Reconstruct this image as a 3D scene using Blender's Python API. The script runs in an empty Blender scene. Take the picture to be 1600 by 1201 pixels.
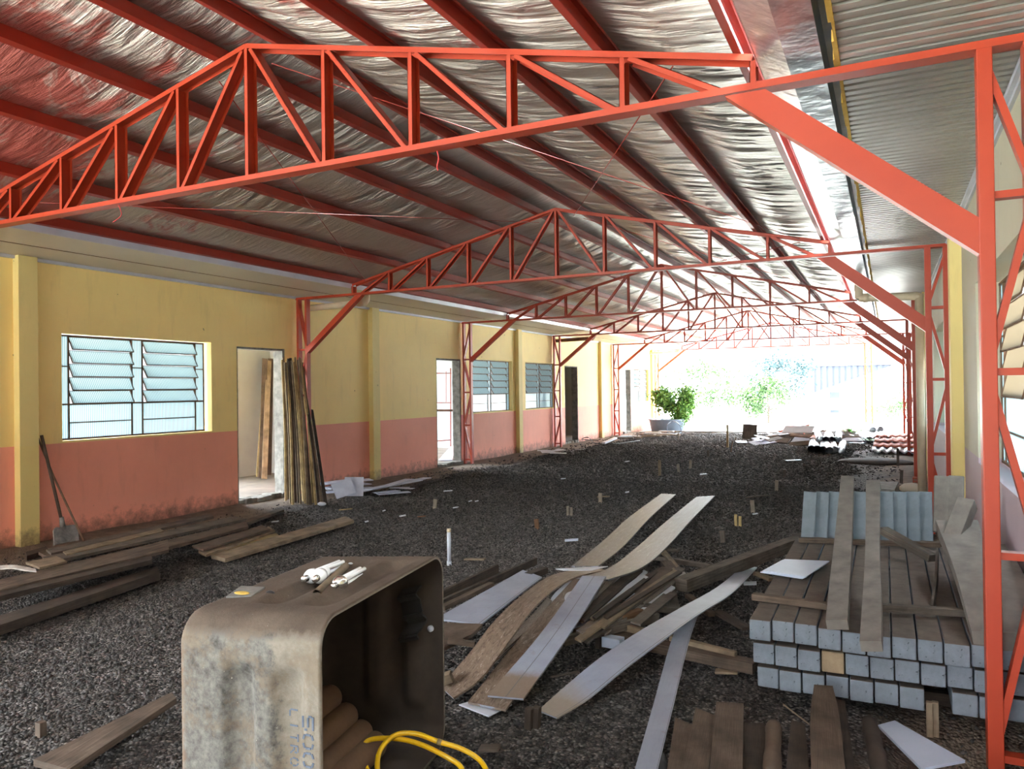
import bpy, math, random
import numpy as np
from mathutils import Vector, Matrix
C = bpy.context.scene
COL = C.collection
random.seed(7)
V = Vector
# ------------------------------------------------------------------ camera, world, sun, exposure
YAW, PIT, ROL, FPX = .4586, .0066, -.0131, 1191.65
EYE = V((0, 0, 1.6))
fw = V((-math.sin(YAW)*math.cos(PIT), math.cos(YAW)*math.cos(PIT), math.sin(PIT)))
r0 = V((math.cos(YAW), math.sin(YAW), 0)); u0 = r0.cross(fw)
RT = r0*math.cos(ROL)+u0*math.sin(ROL); UP = -r0*math.sin(ROL)+u0*math.cos(ROL)
cd = bpy.data.cameras.new('camera'); cam = bpy.data.objects.new('camera', cd); COL.objects.link(cam)
cd.sensor_fit = 'HORIZONTAL'; cd.sensor_width = 36; cd.lens = 36*FPX/1600; cd.clip_start = .05; cd.clip_end = 500
M = Matrix((RT, UP, -fw)).transposed().to_4x4(); M.translation = EYE
cam.matrix_world = M; C.camera = cam
w = bpy.data.worlds.new('world'); C.world = w; w.use_nodes = True
bg = w.node_tree.nodes['Background']; bg.inputs[0].default_value = (.82, .92, 1, 1); 
_t = w.node_tree; _tc = _t.nodes.new('ShaderNodeTexCoord'); _sp = _t.nodes.new('ShaderNodeSeparateXYZ'); _mr = _t.nodes.new('ShaderNodeMapRange')
_t.links.new(_tc.outputs['Generated'], _sp.inputs[0]); _t.links.new(_sp.outputs[2], _mr.inputs[0]); _t.links.new(_mr.outputs[0], bg.inputs[1])
_mr.interpolation_type = 'SMOOTHSTEP'      # horizon kept dim so far trusses show; sky above brightened to light the hall
_mr.inputs[1].default_value = .06; _mr.inputs[2].default_value = .32; _mr.inputs[3].default_value = .85; _mr.inputs[4].default_value = 12.5
sd = bpy.data.lights.new('sun', 'SUN'); sun = bpy.data.objects.new('sun', sd); COL.objects.link(sun)
sd.energy = 12; sd.angle = .02; sd.color = (1, .97, .92)
sun.rotation_euler = V((0, -.45, -1)).to_track_quat('-Z', 'Y').to_euler()
C.view_settings.view_transform = 'Standard'; C.view_settings.look = 'None'
C.view_settings.exposure = 2.05; C.view_settings.gamma = 1
try: C.view_settings.use_curve_mapping = False
except Exception: pass
C.cycles.use_denoising = True
C.cycles.max_bounces = 16; C.cycles.diffuse_bounces = 10; C.cycles.glossy_bounces = 10; C.cycles.transparent_max_bounces = 12
C.cycles.sample_clamp_indirect = 30

def ray(px, py): return fw + RT*((px-800)/FPX) - UP*((py-600.5)/FPX)
def at(px, py, z=0.0):
    d = ray(px, py); return EYE + d*((z-1.6)/d.z)
def atx(px, py, x):
    d = ray(px, py); return EYE + d*(x/d.x)
def aty(px, py, y):
    d = ray(px, py); return EYE + d*(y/d.y)

# ------------------------------------------------------------------ materials
def lin(r, g, b): 
    f = lambda c: (c/255/12.92 if c/255 <= .04045 else ((c/255+.055)/1.055)**2.4)
    return (f(r), f(g), f(b))
class NT:
    def __init__(s, name):
        s.m = bpy.data.materials.new(name); s.m.use_nodes = True
        s.t = s.m.node_tree; s.b = s.t.nodes['Principled BSDF']
    def n(s, typ, **kw):
        x = s.t.nodes.new(typ)
        for k, v in kw.items():
            if k in x.inputs.keys() if isinstance(k, str) else False: pass
            setattr(x, k, v)
        return x
    def l(s, a, b): s.t.links.new(a, b)
    def co(s, kind='Object', scale=(1, 1, 1)):
        tc = s.n('ShaderNodeTexCoord'); mp = s.n('ShaderNodeMapping'); mp.inputs['Scale'].default_value = scale
        s.l(tc.outputs[kind], mp.inputs[0]); return mp.outputs[0]
    def noise(s, co, scale, detail=6, rough=.6, dist=0):
        x = s.n('ShaderNodeTexNoise'); x.inputs['Scale'].default_value = scale; x.inputs['Detail'].default_value = detail
        x.inputs['Roughness'].default_value = rough; x.inputs['Distortion'].default_value = dist
        s.l(co, x.inputs['Vector']); return x.outputs['Fac']
    def ramp(s, fac, stops):
        x = s.n('ShaderNodeValToRGB'); e = x.color_ramp.elements
        while len(e) < len(stops): e.new(.5)
        for i, (p, c) in enumerate(stops):
            e[i].position = p; e[i].color = (*c, 1) if not isinstance(c, (int, float)) else (c, c, c, 1)
        s.l(fac, x.inputs[0]); return x.outputs[0]
    def mix(s, fac, a, b, mode='MIX'):
        x = s.n('ShaderNodeMix'); x.data_type = 'RGBA'; x.blend_type = mode
        for v, i in ((fac, 0), (a, 6), (b, 7)):
            if hasattr(v, 'is_linked') or hasattr(v, 'links'): s.l(v, x.inputs[i])
            elif isinstance(v, (int, float)): x.inputs[i].default_value = v if i == 0 else (v, v, v, 1)
            else: x.inputs[i].default_value = (*v, 1)
        return x.outputs[2]
    def math(s, op, a, b=0.0, c=None):
        x = s.n('ShaderNodeMath'); x.operation = op
        for v, i in ((a, 0), (b, 1), (c, 2)):
            if v is None: continue
            if isinstance(v, (int, float)): x.inputs[i].default_value = v
            else: s.l(v, x.inputs[i])
        return x.outputs[0]
    def sep(s, co):
        x = s.n('ShaderNodeSeparateXYZ'); s.l(co, x.inputs[0]); return x.outputs
    def bump(s, h, strength=.3, dist=.01):
        x = s.n('ShaderNodeBump'); x.inputs['Strength'].default_value = strength; x.inputs['Distance'].default_value = dist
        s.l(h, x.inputs['Height']); s.l(x.outputs[0], s.b.inputs['Normal'])
    def col(s, c):
        if isinstance(c, tuple): s.b.inputs['Base Color'].default_value = (*c, 1)
        else: s.l(c, s.b.inputs['Base Color'])
    def set(s, rough=None, metal=None, spec=None):
        for k, v in (('Roughness', rough), ('Metallic', metal), ('Specular IOR Level', spec)):
            if v is None: continue
            if isinstance(v, (int, float)): s.b.inputs[k].default_value = v
            else: s.l(v, s.b.inputs[k])

def smooth(name, c1, c2, scale=3, rough=.5, metal=0, bump=.1, kind='Object', bs=40, spec=.5):
    n = NT(name); co = n.co(kind)
    n.col(n.ramp(n.noise(co, scale), [(.3, c1), (.7, c2)])); n.set(rough, metal, spec)
    if bump: n.bump(n.noise(co, bs), bump, .004)
    return n.m
def wood(name, c1, c2, c3, gr=1.0, rough=.8):
    n = NT(name); co = n.co('UV', (1.2*gr, 26*gr, 1)); co2 = n.co('Object')
    f = n.noise(co, 3.0, 8, .65, .6); base = n.ramp(f, [(.25, c1), (.5, c2), (.78, c3)])
    stain = n.ramp(n.noise(co2, 5, 5), [(.38, .62), (.62, 1.1)])
    n.col(n.mix(1.0, base, stain, 'MULTIPLY')); n.set(rough, 0, .25); n.bump(f, .5, .004); return n.m
def ceramic_wall(name, lo, hi, line=1.05, dirt=.5):
    n = NT(name); co = n.co('Object'); xyz = n.sep(co)
    mask = n.math('GREATER_THAN', xyz[2], line)
    base = n.mix(mask, lo, hi)
    big = n.ramp(n.noise(co, .9, 5), [(.3, .93), (.7, 1.05)])
    base = n.mix(1.0, base, big, 'MULTIPLY')
    st = n.noise(n.co('Object', (3, 3, .5)), 2.5, 6, .7)
    base = n.mix(n.math('MULTIPLY', n.ramp(st, [(.55, 0.0), (.8, 1.0)]), .16*dirt*2), base, (.22, .17, .11))
    # scuffs and splashed mud near the ground, and small chips
    n2 = n.noise(co, 7, 8, .75)
    zz = n.math('MULTIPLY_ADD', xyz[2], -1.6, n.math('ADD', n2, .15))
    base = n.mix(n.math('MULTIPLY', n.ramp(zz, [(.36, 0.0), (.72, 1.0)]), .8), base, (.10, .065, .045))
    ch = n.noise(n.co('Object', (1, 1, 1)), 9, 2, .5)
    base = n.mix(n.math('MULTIPLY', n.ramp(ch, [(.755, 0.0), (.775, 1.0)]), .7), base, (.14, .09, .07))
    n.col(base); n.set(.62, 0, .35); n.bump(n.noise(co, 25, 6, .7), .12, .006); return n.m

RED = lin(214, 62, 36); REDD = lin(150, 45, 33)
MT = {}
MT['red'] = smooth('red_paint', lin(166, 54, 28), lin(178, 63, 33), 2, .42, 0, .05)
MT['purlin'] = smooth('red_paint_shaded', lin(144, 42, 27), lin(158, 49, 31), 2, .45, 0, .05)  # same red paint as the frames, darkened for the shade seen from below
MT['wall'] = ceramic_wall('painted_wall_left', lin(250, 166, 142), lin(255, 226, 150))
MT['wallr'] = ceramic_wall('painted_wall_right', lin(180, 160, 167), lin(188, 180, 157), 1.02)
MT['yellow'] = ceramic_wall('yellow_paint', lin(232, 210, 136), lin(232, 210, 140), 1.05)
MT['white_wall'] = smooth('white_wall', lin(150, 152, 154), lin(164, 166, 166), 1.5, .7)
MT['soffit'] = smooth('beige_pvc_lining', lin(196, 186, 168), lin(208, 198, 182), 1, .4)
MT['lilac'] = smooth('galvanised_fascia', lin(190, 188, 200), lin(212, 212, 222), 2, .35, .1)
MT['concrete'] = smooth('rough_concrete', lin(92, 88, 82), lin(146, 142, 134), 9, .9, 0, .9)
MT['pvc'] = smooth('white_pvc', lin(178, 181, 190), lin(198, 201, 209), 3, .35, 0, .04)
MT['pipe_beige'] = smooth('beige_pipe', lin(196, 176, 146), lin(214, 196, 168), 4, .5)
MT['iron'] = smooth('rusty_iron', lin(96, 70, 52), lin(128, 96, 72), 12, .7, .2)
MT['dark'] = smooth('dark_plastic', (.012, .012, .014), (.02, .02, .022), 3, .35)
MT['foam'] = smooth('yellow_foam', lin(190, 150, 60), lin(214, 180, 92), 8, .9, 0, .8)
MT['hose'] = smooth('yellow_hose', lin(226, 176, 14), lin(238, 190, 24), 3, .3, 0, 0)
MT['chrome'] = smooth('polished_metal', (.7, .68, .64), (.8, .78, .75), 3, .18, .95, 0)
MT['bulb'] = smooth('white_glass', (.85, .86, .86), (.9, .9, .9), 2, .12, 0, 0)
MT['rope'] = smooth('red_string', lin(210, 60, 60), lin(220, 80, 80), 4, .8, 0, 0)
MT['steel_grey'] = smooth('grey_steel', lin(96, 94, 92), lin(150, 146, 140), 14, .6, .3, .4)
MT['brick'] = smooth('red_clay', lin(134, 62, 42), lin(170, 86, 60), 8, .85, 0, .5)
MT['tyre'] = smooth('black_cable', (.015, .015, .017), (.03, .03, .03), 3, .6, 0, 0)
MT['blue_shed'] = smooth('blue_grey_sheet', lin(16, 22, 40), lin(22, 29, 48), 1, .6, 0, 0)
MT['housew'] = smooth('white_render', lin(235, 234, 228), lin(244, 243, 240), 1, .8, 0, 0)
MT['room_floor'] = smooth('dusty_room_floor', lin(92, 84, 76), lin(124, 114, 104), 2.5, .9, 0, .4)
MT['yard'] = smooth('dry_grass_yard', lin(166, 166, 156), lin(192, 190, 182), .8, .95, 0, .6)
MT['dirt'] = smooth('pale_dust', lin(150, 136, 118), lin(196, 186, 168), .8, .95, 0, .6)
MT['tub'] = smooth('blue_grey_tub', lin(92, 104, 122), lin(110, 122, 140), 3, .5)
MT['paper'] = smooth('grey_paper_sheet', lin(168, 172, 190), lin(196, 200, 214), 6, .6)
MT['tilew'] = smooth('white_sheet', lin(176, 186, 204), lin(194, 202, 218), 3, .4, 0, 0)
MT['cloth'] = smooth('dark_cloth', (.012, .011, .010), (.03, .027, .024), 6, .95, 0, .4)
MT['logs'] = smooth('brown_clay_pipe', lin(92, 68, 50), lin(118, 90, 66), 6, .8, 0, .3)
MT['rag'] = smooth('dirty_rag', lin(150, 140, 132), lin(190, 182, 172), 8, .9, 0, .5)
MT['blue_ink'] = smooth('faded_blue_stencil', lin(78, 88, 104), lin(98, 106, 120), 30, .8, 0, 0)
MT['w_grey'] = wood('weathered_grey_wood', lin(66, 59, 53), lin(98, 88, 79), lin(128, 116, 104))
MT['w_brown'] = wood('brown_wood', lin(60, 50, 43), lin(94, 79, 67), lin(122, 105, 91))
MT['w_dark'] = wood('dark_wood', lin(46, 39, 34), lin(70, 59, 51), lin(92, 79, 69))
MT['w_light'] = wood('yellow_wood', lin(120, 100, 66), lin(164, 142, 100), lin(190, 172, 132))
MT['w_tan'] = wood('tan_wood', lin(104, 88, 70), lin(136, 118, 97), lin(164, 146, 124))
MT['w_pale'] = wood('pale_weathered_wood', lin(112, 102, 90), lin(152, 140, 124), lin(178, 166, 150))
MT['w_lath'] = wood('pale_yellow_lath', lin(150, 126, 84), lin(194, 168, 118), lin(220, 200, 158))
MT['w_orange'] = wood('orange_brown_wood', lin(86, 62, 46), lin(120, 88, 64), lin(142, 110, 84))

def lining(name, d0, d1, dusty, base=(lin(134, 138, 152), lin(152, 156, 169)), groove=.5, mud=.08):
    "white pvc lining strip with a groove along it, dusty between d0 and d1 of its length (uv x is 0..1)"
    n = NT(name); co = n.co('UV'); xyz = n.sep(co); ob = n.co('Object')
    b = n.ramp(n.noise(ob, 4), [(.3, base[0]), (.7, base[1])])
    nn = n.noise(ob, 9, 6, .7)
    u = n.math('ADD', xyz[0], n.math('MULTIPLY', n.math('SUBTRACT', nn, .5), .12))
    b = n.mix(n.math('MULTIPLY', n.ramp(u, [(d0, 0.0), (d1, 1.0)]), .92), b, dusty)
    b = n.mix(n.math('MULTIPLY', n.ramp(nn, [(.6, 0.0), (.75, 1.0)]), .5), b, lin(120, 98, 78))
    sn_ = n.noise(n.co('UV', (5, 2.2, 1)), 4, 8, .8, 1.5)
    b = n.mix(n.math('MULTIPLY', n.ramp(sn_, [(.50, 0.0), (.60, 1.0)]), mud), b, lin(74, 56, 43))
    b = n.mix(n.math('MULTIPLY', n.ramp(sn_, [(.37, 1.0), (.42, 0.0)]), mud), b, lin(176, 170, 162))
    g = n.math('ABSOLUTE', n.math('SUBTRACT', xyz[1], groove))
    b = n.mix(n.math('LESS_THAN', g, .012), b, lin(96, 92, 92))
    n.col(b); n.set(.42, 0, .4); n.bump(nn, .08, .004); return n.m
MT['strip'] = lining('white_lining_strip', .80, .86, lin(122, 104, 86))
MT['strip2'] = lining('white_lining_strip_curved', .78, .90, lin(132, 118, 104), groove=.93)
MT['strip3'] = lining('clean_lining_strip', 1.3, 1.4, lin(140, 120, 100), groove=.95)
MT['oldstrip'] = lining('muddy_lining_board', -.4, -.2, lin(118, 104, 90), groove=.35, mud=.9)
MT['oldstrip2'] = lining('grey_muddy_lining_board', -.4, -.2, lin(94, 90, 86), groove=.55, mud=.6)
MT['brownboard'] = lining('brown_muddy_board', -.4, -.2, lin(116, 96, 76), groove=1.5, mud=.9)

def mk_gravel():
    n = NT('gravel'); co = n.co('Object'); xyz = n.sep(co)
    v = n.n('ShaderNodeTexVoronoi'); v.inputs['Scale'].default_value = 62; n.l(co, v.inputs['Vector'])
    cc = n.ramp(n.sep(v.outputs['Color'])[0], [(0.0, lin(50, 46, 44)), (.5, lin(92, 86, 82)), (1.0, lin(136, 129, 124))])
    edge = n.ramp(v.outputs['Distance'], [(.2, 1.0), (.75, .25)])
    g = n.mix(1.0, cc, edge, 'MULTIPLY'); g = n.mix(1.0, g, n.ramp(n.noise(co, 14, 6, .8), [(.35, .75), (.65, 2.1)]), 'MULTIPLY')
    g = n.mix(1.0, g, n.ramp(n.noise(co, .5, 4), [(.35, .78), (.65, 1.2)]), 'MULTIPLY')
    dn = n.noise(co, 1.3, 8, .7)
    wob = n.math('MULTIPLY', n.math('SUBTRACT', dn, .5), 1.5)
    ml = n.ramp(n.math('ADD', n.math('MULTIPLY', xyz[0], -1), wob), [(7.35, 0.0), (7.6, 1.0)])
    # a colour ramp only spans 0..1, so bring the positions into it
    xl = n.math('SUBTRACT', n.math('ADD', n.math('MULTIPLY', xyz[0], -1), wob), 7.0)
    xr = n.math('ADD', n.math('ADD', xyz[0], wob), .75)
    ml = n.ramp(xl, [(.42, 0.0), (.75, 1.0)]); mr = n.ramp(xr, [(.45, 0.0), (.8, 1.0)])
    dirt = n.ramp(n.noise(co, 6, 10, .75), [(.3, lin(84, 72, 62)), (.7, lin(136, 118, 102))])
    g = n.mix(n.math('MAXIMUM', ml, mr), g, dirt)
    n.col(g); n.set(.9, 0, .3)
    h = n.math('SUBTRACT', 1.0, v.outputs['Distance'])
    n.bump(h, .9, .02); return n.m
MT['gravel'] = mk_gravel()
def mk_stone():
    n = NT('stone'); g = n.n('ShaderNodeNewGeometry')
    n.col(n.ramp(g.outputs['Random Per Island'], [(0.0, lin(40, 37, 35)), (.6, lin(70, 65, 62)), (1.0, lin(98, 92, 88))]))
    n.set(.85, 0, .3); return n.m
MT['stone'] = mk_stone()
def mk_foil():
    n = NT('foil_insulation'); co = n.co('Object'); xyz = n.sep(co)
    f1 = n.noise(n.co('Object', (.7, 5.5, .7)), 2.2, 8, .62, .8)
    f2 = n.noise(n.co('Object', (1.6, 16, 1.6)), 2.2, 5, .6, .5)
    f3 = n.noise(n.co('Object', (1, 1, 1)), 45, 2, .5)
    h = n.math('ADD', n.math('MULTIPLY', f1, 1.0), n.math('MULTIPLY', f2, .4))
    h = n.math('ADD', h, n.math('MULTIPLY', f3, .03))
    # red overspray from painting the purlins, near the first frame only
    pn = n.noise(n.co('Object', (.5, 1.1, .5)), 1.6, 7, .72, .6)
    near = n.math('MULTIPLY', n.math('SUBTRACT', 6.2, xyz[1]), .055)
    lf = n.math('MULTIPLY', n.math('SUBTRACT', -3.2, xyz[0]), .04)
    m = n.ramp(n.math('ADD', n.math('ADD', pn, n.math('MINIMUM', near, .16)), n.math('MINIMUM', lf, .10)), [(.66, 0.0), (.76, 1.0)])
    c = n.mix(n.math('MULTIPLY', m, .85), lin(178, 168, 158), lin(166, 50, 30))
    n.col(c); n.set(n.math('ADD', .30, n.math('MULTIPLY', m, .3)), n.math('SUBTRACT', .93, n.math('MULTIPLY', m, .6)))
    n.bump(h, 1.0, .06); return n.m
MT['foil'] = mk_foil()
def mk_galv():
    n = NT('galvanised_sheet'); co = n.co('Object')
    n.col(n.ramp(n.noise(co, 2, 6), [(.3, lin(150, 156, 162)), (.7, lin(206, 212, 216))])); n.set(.3, .85)
    n.bump(n.noise(n.co('Object', (1, 1.2, 1)), 3, 4), .5, .03); return n.m
MT['galv'] = mk_galv()
def mk_ceil():
    n = NT('ribbed_ceiling_sheet'); co = n.co('Object')
    n.col(n.ramp(n.noise(co, 1.2, 4), [(.3, lin(150, 146, 138)), (.7, lin(178, 174, 166))])); n.set(.35, .25); return n.m
MT['ceil'] = mk_ceil()
def mk_glass(name, tint, ribs=True, mixf=.35, sc=260):
    n = NT(name); co = n.co('Object'); wv = n.n('ShaderNodeTexWave'); wv.bands_direction = 'Y'
    wv.inputs['Scale'].default_value = sc/20; n.l(co, wv.inputs['Vector'])
    n.t.nodes.remove(n.b)
    tr = n.n('ShaderNodeBsdfTranslucent'); gl = n.n('ShaderNodeBsdfGlossy'); tp = n.n('ShaderNodeBsdfTransparent')
    gl.inputs['Roughness'].default_value = .15
    c = n.ramp(wv.outputs['Fac'], [(.25, tuple(x*.5 for x in tint)), (.6, tint)]) if ribs else None
    if ribs: n.l(c, tr.inputs[0]); n.l(c, tp.inputs[0])
    else: tr.inputs[0].default_value = (*tint, 1); tp.inputs[0].default_value = (*tint, 1)
    m1 = n.n('ShaderNodeMixShader'); m1.inputs[0].default_value = mixf; n.l(tr.outputs[0], m1.inputs[1]); n.l(tp.outputs[0], m1.inputs[2])
    m2 = n.n('ShaderNodeMixShader'); m2.inputs[0].default_value = .08; n.l(m1.outputs[0], m2.inputs[1]); n.l(gl.outputs[0], m2.inputs[2])
    n.l(m2.outputs[0], n.t.nodes['Material Output'].inputs[0]); return n.m
MT['glass'] = mk_glass('ribbed_glass', (.50, .585, .605), mixf=.05)
MT['glassd'] = mk_glass('dusty_beige_glass', (.20, .175, .14), False, 0.0)
MT['glassb'] = mk_glass('dusty_blue_glass', (.22, .27, .285), False, .05)
def mk_post():
    n = NT('cast_concrete_post'); co = n.co('Object'); geo = n.n('ShaderNodeNewGeometry')
    up = n.sep(n.n('ShaderNodeTexCoord').outputs['Normal'])[2]
    tcn = n.n('ShaderNodeTexCoord'); up = n.sep(tcn.outputs['Normal'])[2]
    face = n.ramp(n.noise(co, 5, 6, .7), [(.3, lin(100, 106, 114)), (.7, lin(134, 141, 150))])
    pores = n.ramp(n.noise(co, 38, 3, .6), [(.30, 0.30), (.38, 1.0)])
    face = n.mix(1.0, face, pores, 'MULTIPLY')
    dust = n.ramp(n.noise(co, 9, 8, .7), [(.3, lin(82, 72, 65)), (.7, lin(112, 100, 91))])
    n.col(n.mix(n.ramp(up, [(.55, 0.0), (.75, 1.0)]), face, dust)); n.set(.9, 0, .3); n.bump(n.noise(co, 30, 6, .7), .35, .004); return n.m
MT['post'] = mk_post()
MT['post_clean'] = smooth('clean_grey_concrete', lin(98, 106, 112), lin(126, 134, 140), 6, .85, 0, .3)
MT['post_dusty'] = smooth('dusty_concrete_plank', lin(96, 89, 83), lin(124, 116, 108), 9, .9, 0, .4)
MT['post_ochre'] = smooth('ochre_concrete', lin(130, 110, 86), lin(156, 135, 108), 14, .9, 0, .6)
def mk_tank():
    n = NT('weathered_fibre_cement'); co = n.co('Object'); xyz = n.sep(co); tc = n.n('ShaderNodeTexCoord')
    nz = n.sep(tc.outputs['Normal'])
    a = n.noise(co, 5, 8, .7); b = n.noise(co, 22, 8, .75); c = n.noise(co, 70, 4, .7)
    tan = n.ramp(a, [(.3, lin(100, 82, 64)), (.7, lin(126, 110, 91))])
    grey = n.ramp(b, [(.32, lin(68, 64, 60)), (.68, lin(132, 127, 119))])
    pale = n.ramp(b, [(.3, lin(112, 103, 91)), (.7, lin(142, 133, 120))])
    dust = n.ramp(a, [(.3, lin(72, 60, 51)), (.7, lin(98, 84, 72))])
    # bands along the depth of the tank: pale by the rim, scraped grey in the middle, orange tan by the bottom
    xx = n.math('ADD', xyz[0], n.math('MULTIPLY', n.math('SUBTRACT', b, .5), .16))
    t1 = n.ramp(n.math('ADD', xx, .30), [(.10, 0.0), (.13, 1.0)])
    t2 = n.ramp(n.math('ADD', xx, .75), [(.10, 1.0), (.20, 0.0)])
    s = n.mix(t1, grey, pale); s = n.mix(t2, s, lin(150, 108, 70))
    s = n.mix(n.ramp(n.math('ADD', a, n.math('MULTIPLY', c, .25)), [(.60, 0.0), (.7, .6)]), s, tan)
    s = n.mix(n.ramp(n.math('ADD', nz[2], n.math('MULTIPLY', n.math('SUBTRACT', b, .5), .8)), [(.25, 0.0), (.6, 1.0)]), s, dust)
    s = n.mix(n.ramp(c, [(.70, 0.0), (.74, .8)]), s, lin(214, 208, 196))
    n.col(s); n.set(.9, 0, .25); n.bump(n.math('ADD', b, c), .5, .005); return n.m
MT['tank'] = mk_tank()
MT['tank_in'] = smooth('stained_shaded_fibre_cement', lin(44, 36, 30), lin(70, 58, 48), 5, .9, 0, .3)  # stained brown inside, with the shade within the tank put into the colour
def mk_leaf(name, c1, c2):
    n = NT(name); g = n.n('ShaderNodeNewGeometry'); n.col(n.ramp(g.outputs['Random Per Island'], [(0.0, c1), (1.0, c2)])); n.set(.6)
    n.b.inputs['Transmission Weight'].default_value = 0; return n.m
MT['leaf'] = mk_leaf('green_leaves', lin(26, 52, 18), lin(66, 100, 40))
MT['leaf_near'] = mk_leaf('light_green_leaves', lin(44, 92, 30), lin(126, 168, 78))  # lighter green for the tub plant
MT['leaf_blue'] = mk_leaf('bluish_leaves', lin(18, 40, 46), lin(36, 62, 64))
MT['frond'] = mk_leaf('bright_fronds', lin(50, 110, 18), lin(84, 146, 34))

# ------------------------------------------------------------------ mesh builder
class MB:
    def __init__(s): s.v = []; s.f = []; s.uv = []; s.sm = False
    def face(s, idx, uv=None):
        s.f.append(idx); s.uv.append(uv or [(0, 0)]*len(idx))
    def quadbox(s, P, L=1, W=1, T=.02):
        "P: 8 points, 0-3 the bottom ring, 4-7 the top ring; uv x along edge 0-1"
        b = len(s.v); s.v += [V(p) for p in P]
        for q, (a, c) in (((4, 5, 6, 7), (L, W)), ((3, 2, 1, 0), (L, W)), ((0, 1, 5, 4), (L, T)), ((1, 2, 6, 5), (T, W)), ((2, 3, 7, 6), (L, T)), ((3, 0, 4, 7), (T, W))):
            s.face([b+i for i in q], [(0, 0), (a, 0), (a, c), (0, c)])
        return s
    def box(s, x0, x1, y0, y1, z0, z1):
        return s.quadbox([(x0, y0, z0), (x1, y0, z0), (x1, y1, z0), (x0, y1, z0), (x0, y0, z1), (x1, y0, z1), (x1, y1, z1), (x0, y1, z1)], x1-x0, y1-y0, z1-z0)
    def beam(s, p0, p1, w, h, side=None, ext=0):
        "solid bar; w along side, h along the third axis"
        p0, p1 = V(p0), V(p1); d = (p1-p0).normalized(); L = (p1-p0).length
        sd = V(side) if side is not None else d.cross(V((0, 0, 1)))
        if sd.length < 1e-4: sd = V((1, 0, 0))
        sd = (sd - d*sd.dot(d)).normalized(); n = sd.cross(d).normalized()
        p0 = p0-d*ext; p1 = p1+d*ext
        a, c = sd*w/2, n*h/2
        return s.quadbox([p0-a-c, p1-a-c, p1+a-c, p0+a-c, p0-a+c, p1-a+c, p1+a+c, p0+a+c], L, w, h)
    def uchan(s, p0, p1, openv, dep, fl, t=.004):
        "U channel: web of depth dep along y, flanges of length fl pointing along openv"
        p0, p1 = V(p0), V(p1); d = (p1-p0).normalized(); o = V(openv); o = (o-d*o.dot(d)).normalized()
        y = V((0, 1, 0)); y = (y-d*y.dot(d)).normalized()
        s.beam(p0-o*(fl/2-t/2), p1-o*(fl/2-t/2), dep, t, y)
        for k in (-1, 1): s.beam(p0+y*k*(dep/2-t/2), p1+y*k*(dep/2-t/2), t, fl, y)
        return s
    def tube(s, pts, r, n=10, cap=True, closed=False):
        pts = [V(p) for p in pts]; N = len(pts); b = len(s.v); rr = r if isinstance(r, (list, tuple)) else [r]*N
        up = None
        for i, p in enumerate(pts):
            if closed: d = (pts[(i+1) % N]-pts[i-1]).normalized()
            else: d = (pts[min(i+1, N-1)]-pts[max(i-1, 0)]).normalized()
            if up is None:
                up = d.orthogonal().normalized()
            up = (up-d*up.dot(d)).normalized(); sd = d.cross(up)
            for k in range(n):
                a = 2*math.pi*k/n; s.v.append(p+(up*math.cos(a)+sd*math.sin(a))*rr[i])
        for i in range(N if closed else N-1):
            j = (i+1) % N
            for k in range(n):
                s.face([b+i*n+k, b+i*n+(k+1) % n, b+j*n+(k+1) % n, b+j*n+k])
        if cap and not closed:
            s.face([b+k for k in range(n)][::-1]); s.face([b+(N-1)*n+k for k in range(n)])
        s.sm = True; return s
    def blob(s, c, r, n=6):
        b = len(s.v); c = V(c)
        for i in range(n+1):
            th = math.pi*i/n
            for k in range(n*2):
                a = math.pi*k/n; s.v.append(c+V((r[0]*math.sin(th)*math.cos(a), r[1]*math.sin(th)*math.sin(a), r[2]*math.cos(th))))
        for i in range(n):
            for k in range(n*2):
                k2 = (k+1) % (n*2); s.face([b+i*n*2+k, b+i*n*2+k2, b+(i+1)*n*2+k2, b+(i+1)*n*2+k][::-1])
        return s
    def ribbon(s, L, R, t=.008, n=24):
        "curved board through left and right edge points, t thick downwards"
        L = spline(L, n); R = spline(R, n); b = len(s.v); N = len(L); W = (L[0]-R[0]).length
        for i in range(N):
            d = (L[min(i+1, N-1)]-L[max(i-1, 0)]); up = (R[i]-L[i]).cross(d).normalized()
            if up.z < 0 or (abs(up.z) < .05 and up.y > 0): up = -up
            s.v += [L[i], R[i], R[i]-up*t, L[i]-up*t]
        for i in range(N-1):
            u0_, u1_ = i/(N-1), (i+1)/(N-1)
            for k in range(4):
                k2 = (k+1) % 4; v0_, v1_ = (0, 1) if k == 0 else (1, 0) if k == 2 else (0, .02)
                s.face([b+i*4+k, b+i*4+k2, b+i*4+4+k2, b+i*4+4+k], [(u0_, v0_), (u0_, v1_), (u1_, v1_), (u1_, v0_)])
        s.face([b+3, b+2, b+1, b]); e = b+(N-1)*4; s.face([e, e+1, e+2, e+3]); return s
    def build(s, name, mat, parent=None, loc=None, smooth=None, bevel=0):
        me = bpy.data.meshes.new(name)
        o0 = V((0, 0, 0))
        if parent is not None: o0 = parent['_o'] if '_o' in parent.keys() else parent.matrix_world.translation
        o0 = V(o0)
        if loc is not None: o0 = V(loc)
        me.from_pydata([tuple(p-o0) for p in s.v], [], s.f)
        uvl = me.uv_layers.new(name='UVMap'); flat = [c for f in s.uv for uv in f for c in uv]
        uvl.data.foreach_set('uv', flat)
        me.update()
        if smooth if smooth is not None else s.sm: me.polygons.foreach_set('use_smooth', [True]*len(me.polygons))
        me.materials.append(MT[mat] if isinstance(mat, str) else mat)
        ob = bpy.data.objects.new(name, me); COL.objects.link(ob)
        if parent is not None:
            ob.parent = parent
            po = V(parent['_o'])
            ob.location = o0-po
        else: ob.location = o0
        ob['_o'] = tuple(o0)
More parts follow.
